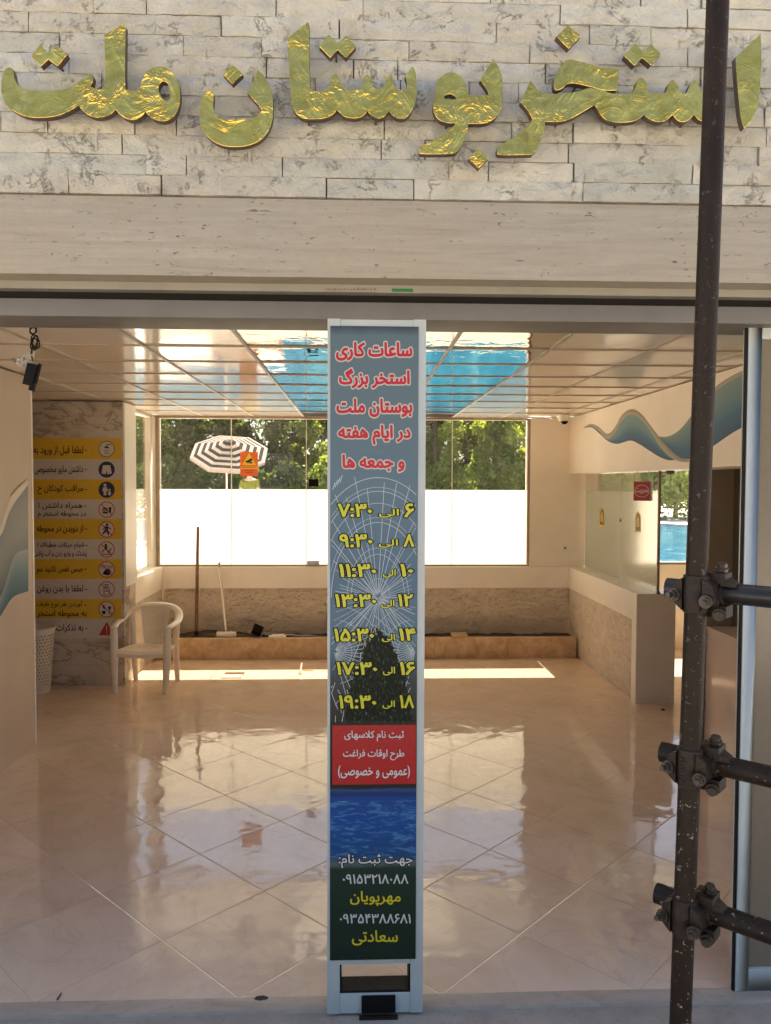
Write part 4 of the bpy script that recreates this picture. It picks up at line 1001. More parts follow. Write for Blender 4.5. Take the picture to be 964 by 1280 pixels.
strip(bk, 'painted_ribbon', zR([(108,202),(140,190),(175,208),(215,248),(250,222),(280,168),(320,138),(360,150),(400,192),(440,252),(480,310),(525,347)]), zR([(108,202),(145,198),(185,230),(222,262),(265,273),(320,258),(360,273),(410,305),(450,330),(485,345),(505,348),(525,347)]), plR(0.0015), [(0.16,0.26,0.27),(0.12,0.235,0.27),(0.03,0.115,0.21),(0.02,0.075,0.16)], 44, 6)
strip(bk, 'painted_ribbon', zR([(108,200),(140,182),(178,196),(215,228),(248,204),(280,146),(315,118),(345,118),(380,145),(415,192),(455,243),(505,300),(550,335),(590,346)]), zR([(108,202),(140,190),(175,208),(215,250),(250,224),(280,170),(318,140),(358,150),(395,188),(425,232),(455,282),(495,325),(540,352),(590,357)]), plR(0.002), [(0.23,0.20,0.14),(0.36,0.32,0.24),(0.40,0.35,0.26)], 44, 3)
strip(bk, 'painted_ribbon', zR([(450,240),(490,240),(530,222),(565,190),(600,145),(650,82),(700,38),(750,2),(800,-28),(850,-52),(920,-75)]), zR([(450,240),(478,290),(525,325),(585,343),(640,326),(690,291),(740,256),(790,222),(850,190),(880,178),(920,160)]), plR(0.001), [(0.20,0.28,0.26),(0.12,0.22,0.25),(0.03,0.13,0.23),(0.02,0.075,0.18)], 40, 6)
strip(bk, 'painted_ribbon', zR([(640,80),(690,30),(740,-10),(800,-45),(860,-72),(920,-95)]), zR([(640,96),(690,46),(740,10),(800,-26),(860,-54),(920,-76)]), plR(0.0014), [(0.34,0.30,0.22),(0.40,0.36,0.28)], 20, 2)
# glass partition on the right knee wall
XG = 2.764
gp = thing('glass_partition', 'pale green frosted glass partition standing on the right low wall', 'partition', (XG,8.1,zA1))
for (y0,y1) in ((6.985,7.98),(7.986,9.24)):
    MB().box(XG, XG+0.010, y0, y1, zA1+0.004, ZB-0.001).build('pane', M['glass_clean'], gp)
    MB().quad((XG-0.001,y0,zA1+0.004),(XG-0.001,y1,zA1+0.004),(XG-0.001,y1,ZF),(XG-0.001,y0,ZF)).build('frosted_film', M['frost_g'], gp)
MB().box(XG-0.006, XG+0.016, 6.965, 6.984, zA1+0.002, ZB-0.002).build('edge_strip', M['winframe'], gp)
MB().tube([(XG-0.02,7.985,P(773.6,650,X=XG).z),(XG,7.985,P(773.6,650,X=XG).z)],0.014,12).build('glass_clamp', M['greyalu'], gp)
MB().lathe([(0.016,0),(0.018,0.006),(0.010,0.016),(0.012,0.022),(0.0,0.026)],(XG+0.004,6.95,zA1+0.001),16).build('floor_stud', M['bolt'], gp)
for (cx_, cy_, hw, hh_) in ((752.6,646,3.3,12),(797.5,652,3.6,13.5)):
    b = MB(); pg = lambda x, y, l: P(x, y, X=XG-0.002-l)
    def arch(k): return [(-hw*k,hh_*k),(hw*k,hh_*k),(hw*k,-hh_*0.35*k),(hw*0.6*k,-hh_*0.75*k),(0,-hh_*k),(-hw*0.6*k,-hh_*0.75*k),(-hw*k,-hh_*0.35*k)]
    for k, mi, l in ((1.0,0,0),(0.85,1,0.0008),(0.5,2,0.0016)): b.poly([pg(cx_+x, cy_+y, l) for x, y in arch(k)], mi)
    b.build('arched_sticker', [M['yellow'], M['darker_wall'], M['rowyellow']], gp)
# red hanging sign
Yh = 6.85; pS = P(804,626,Y=Yh)
hs = thing('hanging_sign', 'small red office sign box hung under the bulkhead beside the glass', 'sign', (pS.x, Yh, pS.z), rz=R(-38))
MB().box(-0.075,0.075,-0.035,0.035,0,0.175).build('sign_box', M['white'], hs, local=True, bevel=0.004)
MB().box(-0.074,0.074,-0.0385,-0.0352,0.001,0.174).build('red_face', flatc('red_sign_face', (0.40,0.035,0.03), 0.35), hs, local=True)
t = shape('مدیریت'); vs, fs = glyphs(t, 0.01)
x0 = min(v.x for v in vs); x1 = max(v.x for v in vs); y0 = min(v.y for v in vs); y1 = max(v.y for v in vs)
b = MB(); b.add([(-0.055+(v.x-x0)/(x1-x0)*0.11, -0.0395, 0.062+(v.y-y0)/(y1-y0)*0.05) for v in vs], fs); b.build('sign_text', M['whiteink'], hs, local=True)
b = MB(); n = 24
for k in range(n):
    a0, a1 = 2*math.pi*k/n, 2*math.pi*(k+1)/n; e = lambda a, s: (0.066*s*math.cos(a), -0.0393, 0.088+0.055*s*math.sin(a))
    b.quad(e(a0,1),e(a1,1),e(a1,0.94),e(a0,0.94))
b.build('oval_ring', M['whiteink'], hs, local=True)
for x_ in (-0.05,0.05): MB().tube([(x_,0,0.174),(x_,0,ZB-pS.z)],0.003,6).build('hanger_rod', M['greyalu'], hs, local=True)
b = MB(); b.tube([P(818,600,Y=6.9),P(823,592,Y=6.9),P(832,590,Y=6.9),P(840,590,Y=6.9)],0.004,6); b.box(P(834,588,Y=6.9).x,P(842,588,Y=6.9).x,6.88,6.93,ZB-0.03,ZB-0.001)
tag(b.build('cable_box', M['darker_wall']), 'small brown junction box and wire under the bulkhead right of the red sign', 'junction box')
# socket, dome camera
b = MB(); p = P(706,685,Y=YW-0.05); b.box(p.x-0.036,p.x+0.036,YW-0.062,YW-0.0505,p.z-0.036,p.z+0.036)
so_ = tag(b.build('wall_socket', M['white'], bevel=0.003), 'square cream wall socket low on the back wall', 'socket')
MB().tube([(p.x+0.002,YW-0.066,p.z),(p.x+0.002,YW-0.060,p.z)],0.017,16).build('socket_hole', M['dark_wall'], so_)
pc = P(705,522,Y=8.9)
dc = thing('dome_camera', 'small white dome security camera on the ceiling by the bulkhead', 'security camera', (pc.x, 8.9, ZC-0.075))
MB().lathe([(0.0,0.0741),(0.066,0.074),(0.070,0.02),(0.058,0.0)][::-1],(pc.x,8.9,ZC-0.075),20).build('camera_base', M['white'], dc, smooth=True)
MB().lathe([(0.002,-0.036),(0.022,-0.031),(0.036,-0.017),(0.042,0.0)],(pc.x,8.87,ZC-0.075),20).build('dark_dome', M['blackp'], dc, smooth=True)
# right room
rr_ = thing('side_room_wall', 'side room wall with its shade put into the dark colour, seen behind the scaffold pole', 'wall', (3.3,7.1,0))
xa, xb = P(866,690,Y=7.1).x, P(916,690,Y=7.1).x
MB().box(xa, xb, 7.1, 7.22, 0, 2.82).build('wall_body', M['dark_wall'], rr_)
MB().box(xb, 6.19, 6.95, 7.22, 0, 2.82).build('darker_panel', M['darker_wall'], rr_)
rc = thing('reception_counter', 'glossy cream counter panel at right beside the sliding door', 'counter', (2.6,4.5,0))
Xc_ = 2.482
zc = P(883,783,X=Xc_).z; yc = P(883,783,X=Xc_).y
MB().box(Xc_, Xc_+0.5, 3.3, yc, 0.0, zc).build('counter_body', M['cpanel'], rc, bevel=0.003)
MB().box(Xc_-0.03, Xc_+0.01, yc+0.002, yc+0.03, 0.0, zc-0.01).build('edge_strip', M['wood'], rc)
# back wall + window of the right room
rw = thing('side_room_window', 'clear side room window over the pool right of the glass partition', 'window', (3.9,9.4,0))
b = MB(); b.box(2.93, 6.19, YW-0.05, 9.58, 0.0, zA1+0.02); b.box(5.9,6.19,YW-0.05,9.58,zA1+0.02,2.82)
b.build('window_wall', M['wall'], rw)
b = MB(); b.box(2.93,2.98,YW-0.02,YW+0.05,zA1+0.02,2.82); b.box(2.98,5.9,YW-0.03,YW+0.05,zA1+0.021,zA1+0.05); b.box(2.98,5.9,YW-0.02,YW+0.05,2.78,2.82)
b.build('window_frame', M['winframe'], rw)
MB().box(2.98,5.9,YW+0.0,YW+0.008,zA1+0.05,2.78).build('pane', M['glass_clean'], rw)

# ------------------------------------------------------------------ furniture and small things indoors
pf = P(176,866,Z=0)
ch = thing('plastic_chair', 'ivory moulded plastic armchair with perforated back by the marble pier', 'chair', (-2.07, 7.66, 0), rz=R(-4))
def loc(b, name, mat=None, **k): return b.build(name, mat or M['plastic'], ch, local=True, **k)
b = MB(); nx, ny = 10, 10
def seatp(i, j, dz=0):
    x_ = -0.235+0.47*i/nx; y_ = -0.235+0.43*j/ny
    x_ *= 1-0.10*(j/ny)
    ex = abs(i/nx-0.5)*2
    zz_ = 0.415-0.022*(1-ex**2)*math.sin(math.pi*min(1,j/ny+0.15)) - 0.02*(j/ny) - (0.03 if j == 0 else 0)
    return (x_, y_, zz_+dz)
for i in range(nx):
    for j in range(ny):
        b.quad(seatp(i,j),seatp(i+1,j),seatp(i+1,j+1),seatp(i,j+1)); b.quad(seatp(i,j,-.012),seatp(i,j+1,-.012),seatp(i+1,j+1,-.012),seatp(i+1,j,-.012))
ed = [(i,0) for i in range(nx)]+[(nx,j) for j in range(ny)]+[(nx-i,ny) for i in range(nx)]+[(0,ny-j) for j in range(ny)]
for k in range(len(ed)):
    a_, c_ = ed[k], ed[(k+1)%len(ed)]; b.quad(seatp(*a_),seatp(*a_,-.035),seatp(*c_,-.035),seatp(*c_))
loc(b, 'seat', smooth=True)
b = MB(); nx, ny = 22, 26
def bkp(i, j, dy=0):
    t_ = j/ny; hw = 0.10+0.055*t_
    x_ = -hw+2*hw*i/nx
    return (x_, 0.185+0.075*t_+0.03*(abs(x_)/0.15)**2*-1+dy, 0.40+0.36*t_)
for i in range(nx):
    for j in range(ny):
        if 3 <= i < nx-3 and 4 <= j < ny-4 and i % 2 == 1 and j % 2 == 0: continue
        b.quad(bkp(i,j),bkp(i+1,j),bkp(i+1,j+1),bkp(i,j+1)); b.quad(bkp(i,j,.008),bkp(i,j+1,.008),bkp(i+1,j+1,.008),bkp(i+1,j,.008))
loc(b, 'backrest', smooth=True)
rim = [(-0.265,-0.20,0.625),(-0.285,-0.10,0.645),(-0.29,0.02,0.655),(-0.275,0.13,0.685),(-0.235,0.21,0.73),(-0.16,0.255,0.765),(-0.07,0.27,0.78),(0,0.273,0.783)]
rim = rim+[(-p[0],p[1],p[2]) for p in rim[-2::-1]]
def dense(ps, n=4):
    out = []
    for i in range(len(ps)-1):
        p0, p1, p2, p3 = (Vector(ps[max(0,min(len(ps)-1,i+k))]) for k in (-1,0,1,2))
        for k in range(n):
            f = k/n; out.append(0.5*(2*p1+(p2-p0)*f+(2*p0-5*p1+4*p2-p3)*f*f+(3*p1-p0-3*p2+p3)*f**3))
    return out+[Vector(ps[-1])]
b = MB(); b.tube(dense(rim), 0.036, 12, flat=(0.42,1.0)); loc(b, 'arm_rim', smooth=True, angle=60)
for s in (-1,1):
    b = MB(); b.tube([(s*0.262,-0.205,0.63),(s*0.258,-0.215,0.40),(s*0.245,-0.235,0.0)],[0.036,0.042,0.026],8,flat=(0.75,1.0)); loc(b,'leg',smooth=True,angle=50)
    b = MB(); b.tube([(s*0.232,0.215,0.72),(s*0.215,0.185,0.40),(s*0.215,0.245,0.0)],[0.028,0.038,0.024],8,flat=(0.75,1.0)); loc(b,'leg',smooth=True,angle=50)
# laundry basket
pbk = P(58,862,Z=0); bxc = (-3.10, 7.50)
bs = thing('laundry_basket', 'tall white perforated plastic basket half hidden behind the partition', 'basket', (bxc[0], bxc[1], 0))
b = MB(); n, mm = 60, 38
def bp_(k, j, dr=0): a = 2*math.pi*k/n; r_ = 0.125+0.05*j/mm+dr; return (bxc[0]+r_*math.cos(a), bxc[1]+r_*math.sin(a), 0.02+0.60*j/mm)
for k in range(n):
    for j in range(mm):
        if 2 < j < mm-3 and k % 2 == (j//2) % 2 and j % 2 == 0: continue
        b.quad(bp_(k,j),bp_(k+1,j),bp_(k+1,j+1),bp_(k,j+1))
b.lathe([(0.124,0.0),(0.126,0.02)],(bxc[0],bxc[1],0.002),40)
b.build('basket_wall', M['whiteplastic'], bs)
MB().tube([(bxc[0]+0.178*math.cos(2*math.pi*k/40), bxc[1]+0.178*math.sin(2*math.pi*k/40), 0.625) for k in range(41)],0.010,8).build('basket_rim', M['whiteplastic'], bs, smooth=True)
# tools in the planter
tl = thing('garden_fork', 'long brown wooden handled garden tool standing in the planter soil', 'garden tool', P(246,797,Y=9.05))
MB().tube([P(247.5,658.5,Y=9.2),P(246.5,720,Y=9.13),P(245.5,793,Y=9.05)],[0.0175,0.019,0.021],10).build('handle', M['wood'], tl, smooth=True)
q0 = P(245.5,793,Y=9.05); b = MB(); b.box(q0.x-0.06,q0.x+0.06,9.03,9.07,q0.z-0.03,q0.z-0.012)
for k in range(4): b.tube([(q0.x-0.054+0.036*k,9.05,q0.z-0.02),(q0.x-0.054+0.036*k,9.04,q0.z-0.09)],0.005,6)
b.tube([(q0.x,9.05,q0.z+0.04),(q0.x,9.05,q0.z-0.02)],0.024,8); b.build('fork_head', M['iron'], tl)
tl = thing('floor_squeegee', 'white handled squeegee leaning against the back ledge', 'squeegee', P(284,802,Y=8.90))
MB().tube([P(274,708,Y=9.255),P(278,740,Y=9.15),P(283,794,Y=8.98)],[0.012,0.013,0.014],8).build('handle', M['whiteplastic'], tl, smooth=True)
MB().tube([P(274,703,Y=9.262),P(274,709,Y=9.25)],0.017,8).build('handle_grip', M['greyalu'], tl)
q0 = P(283,799,Y=8.95); b = MB(); b.box(q0.x-0.115,q0.x+0.115,8.93,8.98,zP+0.001,zP+0.062); b.build('head', M['whiteplastic'], tl, bevel=0.018)
tl = thing('long_dustpan', 'dark dustpan with a long grey handle lying on the planter edge', 'dustpan', P(323,800,Y=8.95))
q0 = P(322,800,Y=8.95); Mx = Matrix.Translation(Vector((q0.x,8.95,zP+0.08))) @ Matrix.Rotation(R(25),4,'Y') @ Matrix.Rotation(R(30),4,'X')
b = MB(); b.box(-0.05,0.05,-0.012,0.0,-0.075,0.075,M=Mx); b.box(-0.056,-0.05,-0.05,0.0,-0.075,0.075,M=Mx); b.box(0.05,0.056,-0.05,0.0,-0.075,0.075,M=Mx); b.box(-0.056,0.056,-0.05,0.0,0.075,0.081,M=Mx); b.build('pan', M['dgrey_fabric'], tl)
MB().tube([P(331,792.5,Y=8.96),P(414,797,Y=8.98)],0.012,8).build('handle', M['greyalu'], tl, smooth=True)
MB().tube([P(322,800,Y=8.95),P(331,787,Y=8.95)],0.010,8).build('hinge_bar', M['greyalu'], tl)
b = MB(); p = P(347,799,Y=8.92); b.box(p.x-0.10,p.x+0.10,8.87,8.95,zP+0.001,zP+0.022,M=None); b.box(p.x-0.06,p.x+0.08,8.88,8.93,zP+0.0225,zP+0.036)
tag(b.build('stone_offcut', M['apron'], bevel=0.002), 'stack of two pale tile offcuts on the planter kerb left of the post', 'tile offcut')
b = MB(); p = P(291,846,Z=0.0); b.box(p.x-0.11,p.x+0.10,p.y-0.07,p.y+0.05,0.001,0.012, M=None);  # thin grey slab flat on the floor
tag(b.build('flat_floor_piece', M['concrete'], bevel=0.002), 'small grey flat piece lying in the sun patch on the floor', 'tile piece')
b = MB(); b.tube([P(375,842,Z=0.012),P(377.5,829,Z=0.10)],0.010,8); tag(b.build('white_stick', M['whiteplastic']), 'short white stick lying on the sunlit floor left of the post', 'stick')
b = MB(); p = P(829,888,Z=0.0); b.lathe([(0.001,0.0),(0.018,0.0),(0.014,0.012),(0.001,0.016)],(p.x,p.y,0.001),10); tag(b.build('pebble', M['soil']), 'dark pebble on the floor in front of the cream wall end', 'pebble')
# stain on the threshold
b = MB(); random.seed(9); p = P(327,1247.5,Z=0.003)
b.poly([(p.x+0.030*math.cos(a)*random.uniform(0.75,1.15), p.y+0.016*math.sin(a)*random.uniform(0.7,1.2), 0.0030) for a in [2*math.pi*k/18 for k in range(18)]])
b.quad(P(70,1250,Z=0.003),P(73,1250,Z=0.003),P(78,1241,Z=0.003),P(76,1241,Z=0.003))
tag(b.build('floor_stain', M['soil']), 'dark chipped stain on the threshold stone left of the post', 'stain')

# hanging adapter
pa = P(41,402,Y=3.11)
ha = thing('hanging_adapter', 'black power adapter dangling on a coiled cable at the upper left', 'adapter', tuple(pa))
kp = lambda x, y, dy=0.0: P(x, y, Y=3.11+dy)
b = MB(); b.tube([kp(41.3,392),kp(41.5,410)],0.0028,6)
for (cx_,cy_,rx_,ry_,ph) in ((41.5,412.5,4.2,4.6,0),(41.2,413.5,3.7,4.2,0.5),(42.8,428,3.6,9.0,0.35),(44.3,427,4.5,8.8,-0.35),(43.5,430,3.2,7.2,0.0)):
    b.tube([kp(cx_+rx_*math.cos(t)*math.cos(ph)-ry_*math.sin(t)*math.sin(ph), cy_+ry_*math.sin(t)*math.cos(ph)+rx_*math.cos(t)*math.sin(ph), 0.004*math.sin(2*t)) for t in [2*math.pi*k/24 for k in range(25)]],0.0028,6)
b.tube([kp(40,434),kp(39.6,444),kp(41,452)],0.0028,6)
b.build('cable', M['black'], ha, smooth=True)
b = MB(); q = kp(39.8,469); Mx = Matrix.Translation(q) @ Matrix.Rotation(R(14),4,'Y'); b.box(-0.021,0.018,-0.018,0.018,-0.042,0.044,M=Mx); b.box(0.006,0.019,-0.015,0.015,-0.060,-0.042,M=Mx); b.box(0.018,0.024,-0.012,0.012,-0.03,0.052,M=Mx); b.build('adapter_box', M['blackp'], ha, bevel=0.002)
tp = film('wrinkled_tape', (0.55,0.50,0.42), (0.5,0.45,0.36), 0.5)
b = MB(); n = 10
def tpp(i, j):
    t_ = i/n; top = (14+30*t_, 447-8*t_+2*math.sin(6*t_)); bot = (14+28*t_, 449+9*math.sin(math.pi*min(1,t_*0.9))+2*t_)
    s_ = j/4; return kp(top[0]*(1-s_)+bot[0]*s_, top[1]*(1-s_)+bot[1]*s_, 0.006*math.sin(5*i+3*j))
for i in range(n):
    for j in range(4): b.quad(tpp(i,j),tpp(i+1,j),tpp(i+1,j+1),tpp(i,j+1))
b.build('tape_scrap', tp, ha, smooth=True)

# ------------------------------------------------------------------ scaffold
YPO = 1.71
pt0, pt1 = P(897.5,0,Y=YPO), P(850.5,1280,Y=YPO)
ax_ = (pt0-pt1).normalized()
def pole_at(z_): return pt1 + ax_*((z_-pt1.z)/ax_.z)
sp_ = thing('scaffold_pole', 'tall dark steel scaffold pole standing in front of the right opening', 'scaffold pole', tuple(pole_at(-0.012)))
MB().tube([pole_at(-0.008),pole_at(1.5),pole_at(4.3)],0.0240,28).build('tube', M['steel'], sp_, smooth=True)
q = pole_at(-0.012); MB().box(q.x-0.07,q.x+0.07,q.y-0.07,q.y+0.07,-0.0118,-0.006).build('base_plate', M['iron'], sp_)
dT = Vector((0.736,-0.677,0)); nT = Vector((0.677,0.736,0))
def zray(x, y): return P(x, y, Y=YPO).z
def frame_at(z_):
    o = pole_at(z_); return Matrix(((dT.x,nT.x,0,o.x),(dT.y,nT.y,0,o.y),(dT.z,nT.z,1,o.z),(0,0,0,1)))
def hexnut(b, p, d, r, h):
    p = Vector(p); d = Vector(d).normalized(); b.tube([p, p+d*h], r, 6)
def coupler(label, root_loc, fm, flip):
    c_ = thing('scaffold_coupler', label, 'coupler', tuple(root_loc), group='couplers on the scaffold pole')
    T_ = lambda p: fm @ Vector(p)
    # clamp round the upright: cast band with lugs
    b = MB()
    prof = [(0.0262,-0.047),(0.0305,-0.045),(0.0315,-0.030),(0.0335,-0.012),(0.0335,0.012),(0.0315,0.030),(0.0305,0.045),(0.0262,0.047)]
    n = 28; vs = []; fs = []
    for (r_, z_) in prof:
        for k in range(n):
            a = 2*math.pi*k/n; vs.append(T_((r_*math.cos(a), r_*math.sin(a), z_)))
    for i in range(len(prof)-1):
        for k in range(n): fs.append((i*n+k, i*n+(k+1)%n, (i+1)*n+(k+1)%n, (i+1)*n+k))
    b.add(vs, fs)
    for s in (-1, 1):   # side lugs that carry the bolts
        b.add([T_(p) for p in ((s*0.024,-0.030,-0.040),(s*0.046,-0.026,-0.022),(s*0.050,-0.022,0.0),(s*0.046,-0.026,0.026),(s*0.024,-0.030,0.040),(s*0.024,0.014,-0.036),(s*0.044,0.012,-0.020),(s*0.048,0.010,0.0),(s*0.044,0.012,0.024),(s*0.024,0.014,0.036))],
              [(0,1,2,3,4),(9,8,7,6,5),(0,5,6,1),(1,6,7,2),(2,7,8,3),(3,8,9,4)])
    if flip:
        for k in range(7): b.box(-0.012,-0.004+0.006*(k%2),-0.0345,-0.031,-0.030+0.009*k,-0.025+0.009*k,M=fm)
    b.build('upright_clamp', M['iron'], c_, smooth=True, angle=40)
    # clamp round the ledger behind
    b = MB(); n = 20; vs = []; fs = []
    for (r_, x_) in [(0.0262,-0.040),(0.033,-0.038),(0.035,-0.012),(0.035,0.012),(0.033,0.038),(0.0262,0.040)]:
        for k in range(n):
            a = 2*math.pi*k/n; vs.append(T_((x_+0.012, 0.058+r_*math.cos(a), r_*math.sin(a))))
    for i in range(5):
        for k in range(n): fs.append((i*n+k, i*n+(k+1)%n, (i+1)*n+(k+1)%n, (i+1)*n+k))
    b.add(vs, fs)
    b.box(0.012,0.062,0.018,0.078,0.026,0.052,M=fm); b.box(0.020,0.066,0.020,0.074,-0.058,-0.028,M=fm); b.box(-0.035,0.045,0.020,0.060,-0.032,0.032,M=fm)
    b.add([T_(p) for p in ((0.05,0.02,0.040),(0.085,0.03,0.030),(0.085,0.06,0.030),(0.05,0.07,0.046),(0.05,0.02,0.020),(0.085,0.03,0.018),(0.085,0.06,0.018),(0.05,0.07,0.026))],[(0,1,2,3),(7,6,5,4),(0,4,5,1),(1,5,6,2),(2,6,7,3),(3,7,4,0)])
    b.build('ledger_clamp', M['iron'], c_, bevel=0.003)
    for (p, d, l) in (((-0.040,-0.018,-0.004),(-0.25,-1,0.05),0.040),((0.036,-0.030,-0.012),(0.05,-1,0.0),0.036),((0.045,0.05,0.050),(0.1,-0.2,1),0.016),((0.050,0.02,-0.045),(0.2,-1,-0.2),0.022)):
        b = MB(); q0 = T_(p); q1 = fm.to_3x3() @ Vector(d).normalized()
        hexnut(b, q0, q1, 0.0125, 0.012); b.tube([q0+q1*0.012, q0+q1*0.0145],0.0145,16); hexnut(b, q0+q1*0.0145, q1, 0.011, 0.010); b.tube([q0-q1*0.02, q0+q1*l],0.0062,12)
        b.build('bolt', M['bolt'], c_, smooth=True, angle=30)
    return c_
specs = [(742,'top','bsteel',1.0),(958,'middle','steel',1.0),(1144,'lowest','steel',1.0)]
lab_c = ['topmost cast coupler on the scaffold pole, gripping a clean black tube','middle cast coupler on the scaffold pole, with raised marks on its band','lowest cast coupler on the scaffold pole, caked with dirt']
lab_t = ['upper clean black scaffold tube running off right from the pole','middle scaffold tube speckled with plaster running off right from the pole','lowest scaffold tube with grimy brown surface running off right from the pole']
for (yp, nm, mt, sc_), lc, lt in zip(specs, lab_c, lab_t):
    xp = 897.5-47*yp/1280
    z_ = P(xp, yp, Y=YPO).z; fm = frame_at(z_) @ Matrix.Scale(0.92, 4)
    coupler(lc, fm @ Vector((0,0,0)), fm, nm == 'middle')
    c0 = fm @ Vector((0,0.058,0))
    b = MB(); n = 24
    a_, e_ = c0 - dT*0.085, c0 + dT*1.1
    b.tube([a_, c0, e_], 0.0240, n, cap=False); b.tube([a_, a_+dT*0.2], 0.0205, n, cap=False)
    for k in range(n):
        pass
    ringo = [a_ + nT*0.0240*math.cos(2*math.pi*k/n) + Vector((0,0,1))*0.0240*math.sin(2*math.pi*k/n) for k in range(n)]
    ringi = [a_ + nT*0.0205*math.cos(2*math.pi*k/n) + Vector((0,0,1))*0.0205*math.sin(2*math.pi*k/n) for k in range(n)]
    for k in range(n): b.quad(ringo[k],ringo[(k+1)%n],ringi[(k+1)%n],ringi[k])
    tag(b.build('scaffold_tube', M[mt], smooth=True, angle=40), lt, 'scaffold tube', 'scaffold tubes on the pole')

# ------------------------------------------------------------------ poolside
b = MB(); edge = [(-14,28),(-10,27),(-7.3,25.6),(-4.6,23.4),(-2.6,20.6),(-1,18.4),(1.2,17.4),(4,17.2),(7.8,18.4),(12,18.0),(15,20),(16.5,26),(16,34),(13,39.5),(4,41.5),(-6,41.5),(-13,39),(-16,33)]
sm = smooth_path(edge)
b.poly([(p.x,p.y,0.02) for p in sm]); b.poly([(p.x,p.y,-0.01) for p in sm][::-1])
tag(b.build('pool_water', M['water']), kind='structure')
b = MB(); n = len(sm); ce_ = Vector((0,31))
for k in range(n):
    p, q = sm[k], sm[(k+1)%n]
    o = lambda v: v+(v-ce_).normalized()*0.45
    i_ = lambda v: v-(v-ce_).normalized()*0.03
    a0,a1,c0,c1 = i_(p),i_(q),o(p),o(q)
    b.quad((a0.x,a0.y,0.12),(a1.x,a1.y,0.12),(c1.x,c1.y,0.12),(c0.x,c0.y,0.12)); b.quad((a0.x,a0.y,-0.01),(a0.x,a0.y,0.12),(a1.x,a1.y,0.12),(a1.x,a1.y,-0.01)); b.quad((c0.x,c0.y,0.12),(c0.x,c0.y,-0.01),(c1.x,c1.y,-0.01),(c1.x,c1.y,0.12))
tag(b.build('pool_coping', M['coping']), 'pinkish stone coping around the blue outdoor pool', 'pool edge')
# umbrella
Yu = 19.7; cu_ = P(287,566,Y=Yu)
um = thing('sun_umbrella', 'black and white striped octagonal umbrella tilted by the pool', 'umbrella', (cu_.x-0.1, Yu+0.25, -0.012))
tilt = Matrix.Translation(cu_) @ Matrix.Rotation(R(30),4,'X') @ Matrix.Rotation(R(4),4,'Y')
RU = 1.0; b = MB(); nr = 11
for k in range(8):
    a0, a1 = R(22.5+45*k), R(67.5+45*k)
    for i in range(nr):
        r0, r1 = RU*i/nr, RU*(i+1)/nr
        zf = lambda r_: 0.38*(1-r_/RU)-0.03*math.sin(math.pi*r_/RU)
        pts = [tilt @ Vector((r_*math.cos(a), r_*math.sin(a), zf(r_))) for r_, a in ((r0,a0),(r1,a0),(r1,a1),(r0,a1))]
        if i == 0: b.add(pts[1:], [(0,1,2)], 1); b.f[-1] = b.f[-1]
        b.quad(*pts, (0 if i % 2 == 1 else 1))
b.build('canopy', [M['dgrey_fabric'], M['white_fabric']], um)
b = MB()
for k in range(8):
    a0, a1 = R(22.5+45*k), R(67.5+45*k)
    p = [tilt @ Vector((RU*math.cos(a), RU*math.sin(a), z_)) for a, z_ in ((a0,0),(a0,-0.07),(a1,-0.07),(a1,0))]; b.quad(*p)
b.build('valance', M['white_fabric'], um)
for k in range(8):
    a0 = R(22.5+45*k); MB().tube([tilt @ Vector((0.02,0,0.30)), tilt @ Vector((RU*math.cos(a0),RU*math.sin(a0),-0.012))],0.008,6).build('rib', M['greyalu'], um)
MB().tube([(cu_.x-0.11,Yu+0.25,0),(cu_.x-0.11,Yu+0.22,cu_.z-0.25),tilt @ Vector((0,0,0.36))],0.022,8).build('pole', M['whiteplastic'], um, smooth=True)
MB().lathe([(0.22,0),(0.24,0.06),(0.08,0.12),(0.03,0.14)],(cu_.x-0.11,Yu+0.25,-0.01),20).build('base', M['concrete'], um)
# attendant on a low platform
Yp_ = 19.0; pp_ = P(312,600,Y=Yp_); zpl = pp_.z-1.43
b = MB(); b.box(pp_.x-0.8,pp_.x+0.8,Yp_-0.7,Yp_+0.7,-0.013,zpl); b.box(pp_.x-0.5,pp_.x+0.5,Yp_+0.7,Yp_+1.0,-0.013,zpl*0.5)
tag(b.build('poolside_platform', M['coping'], bevel=0.01), 'low stone platform the lime shirted person stands on', 'platform')
pe = thing('person', 'person in a lime shirt seen from behind under the warning sign', 'person', (pp_.x, Yp_, zpl))
def skin(name, verts, edges, mat, parent, sub=2):
    me = bpy.data.meshes.new(name); me.from_pydata([v[:3] for v in verts], edges, [])
    o = bpy.data.objects.new(name, me); COL.objects.link(o)
    mo = o.modifiers.new('s', 'SKIN'); mo.use_smooth_shade = True; sv = me.skin_vertices[0].data
    for i, v in enumerate(verts):
        r_ = v[3]; sv[i].radius = r_ if isinstance(r_, tuple) else (r_, r_)
    sv[0].use_root = True
    ss = o.modifiers.new('u', 'SUBSURF'); ss.levels = sub; ss.render_levels = sub
    nm = bpy.data.meshes.new_from_object(o.evaluated_get(bpy.context.evaluated_depsgraph_get()))
    nm.materials.clear(); nm.materials.append(mat)
    for p in nm.polygons: p.use_smooth = True; p.material_index = 0
    bpy.data.objects.remove(o)
    ob = bpy.data.objects.new(name, nm); COL.objects.link(ob); ob.parent = parent; return ob
V = [(0,0,0.92,(0.15,0.10)),(0,0,1.10,(0.13,0.09)),(0,-0.01,1.30,(0.16,0.10)),(0,0,1.42,(0.10,0.075)),(0,0.0,1.50,0.055),(0,0.01,1.56,0.065),(0,0.015,1.64,0.092),(0,0.01,1.72,0.06)]
Ed = [(i,i+1) for i in range(7)]
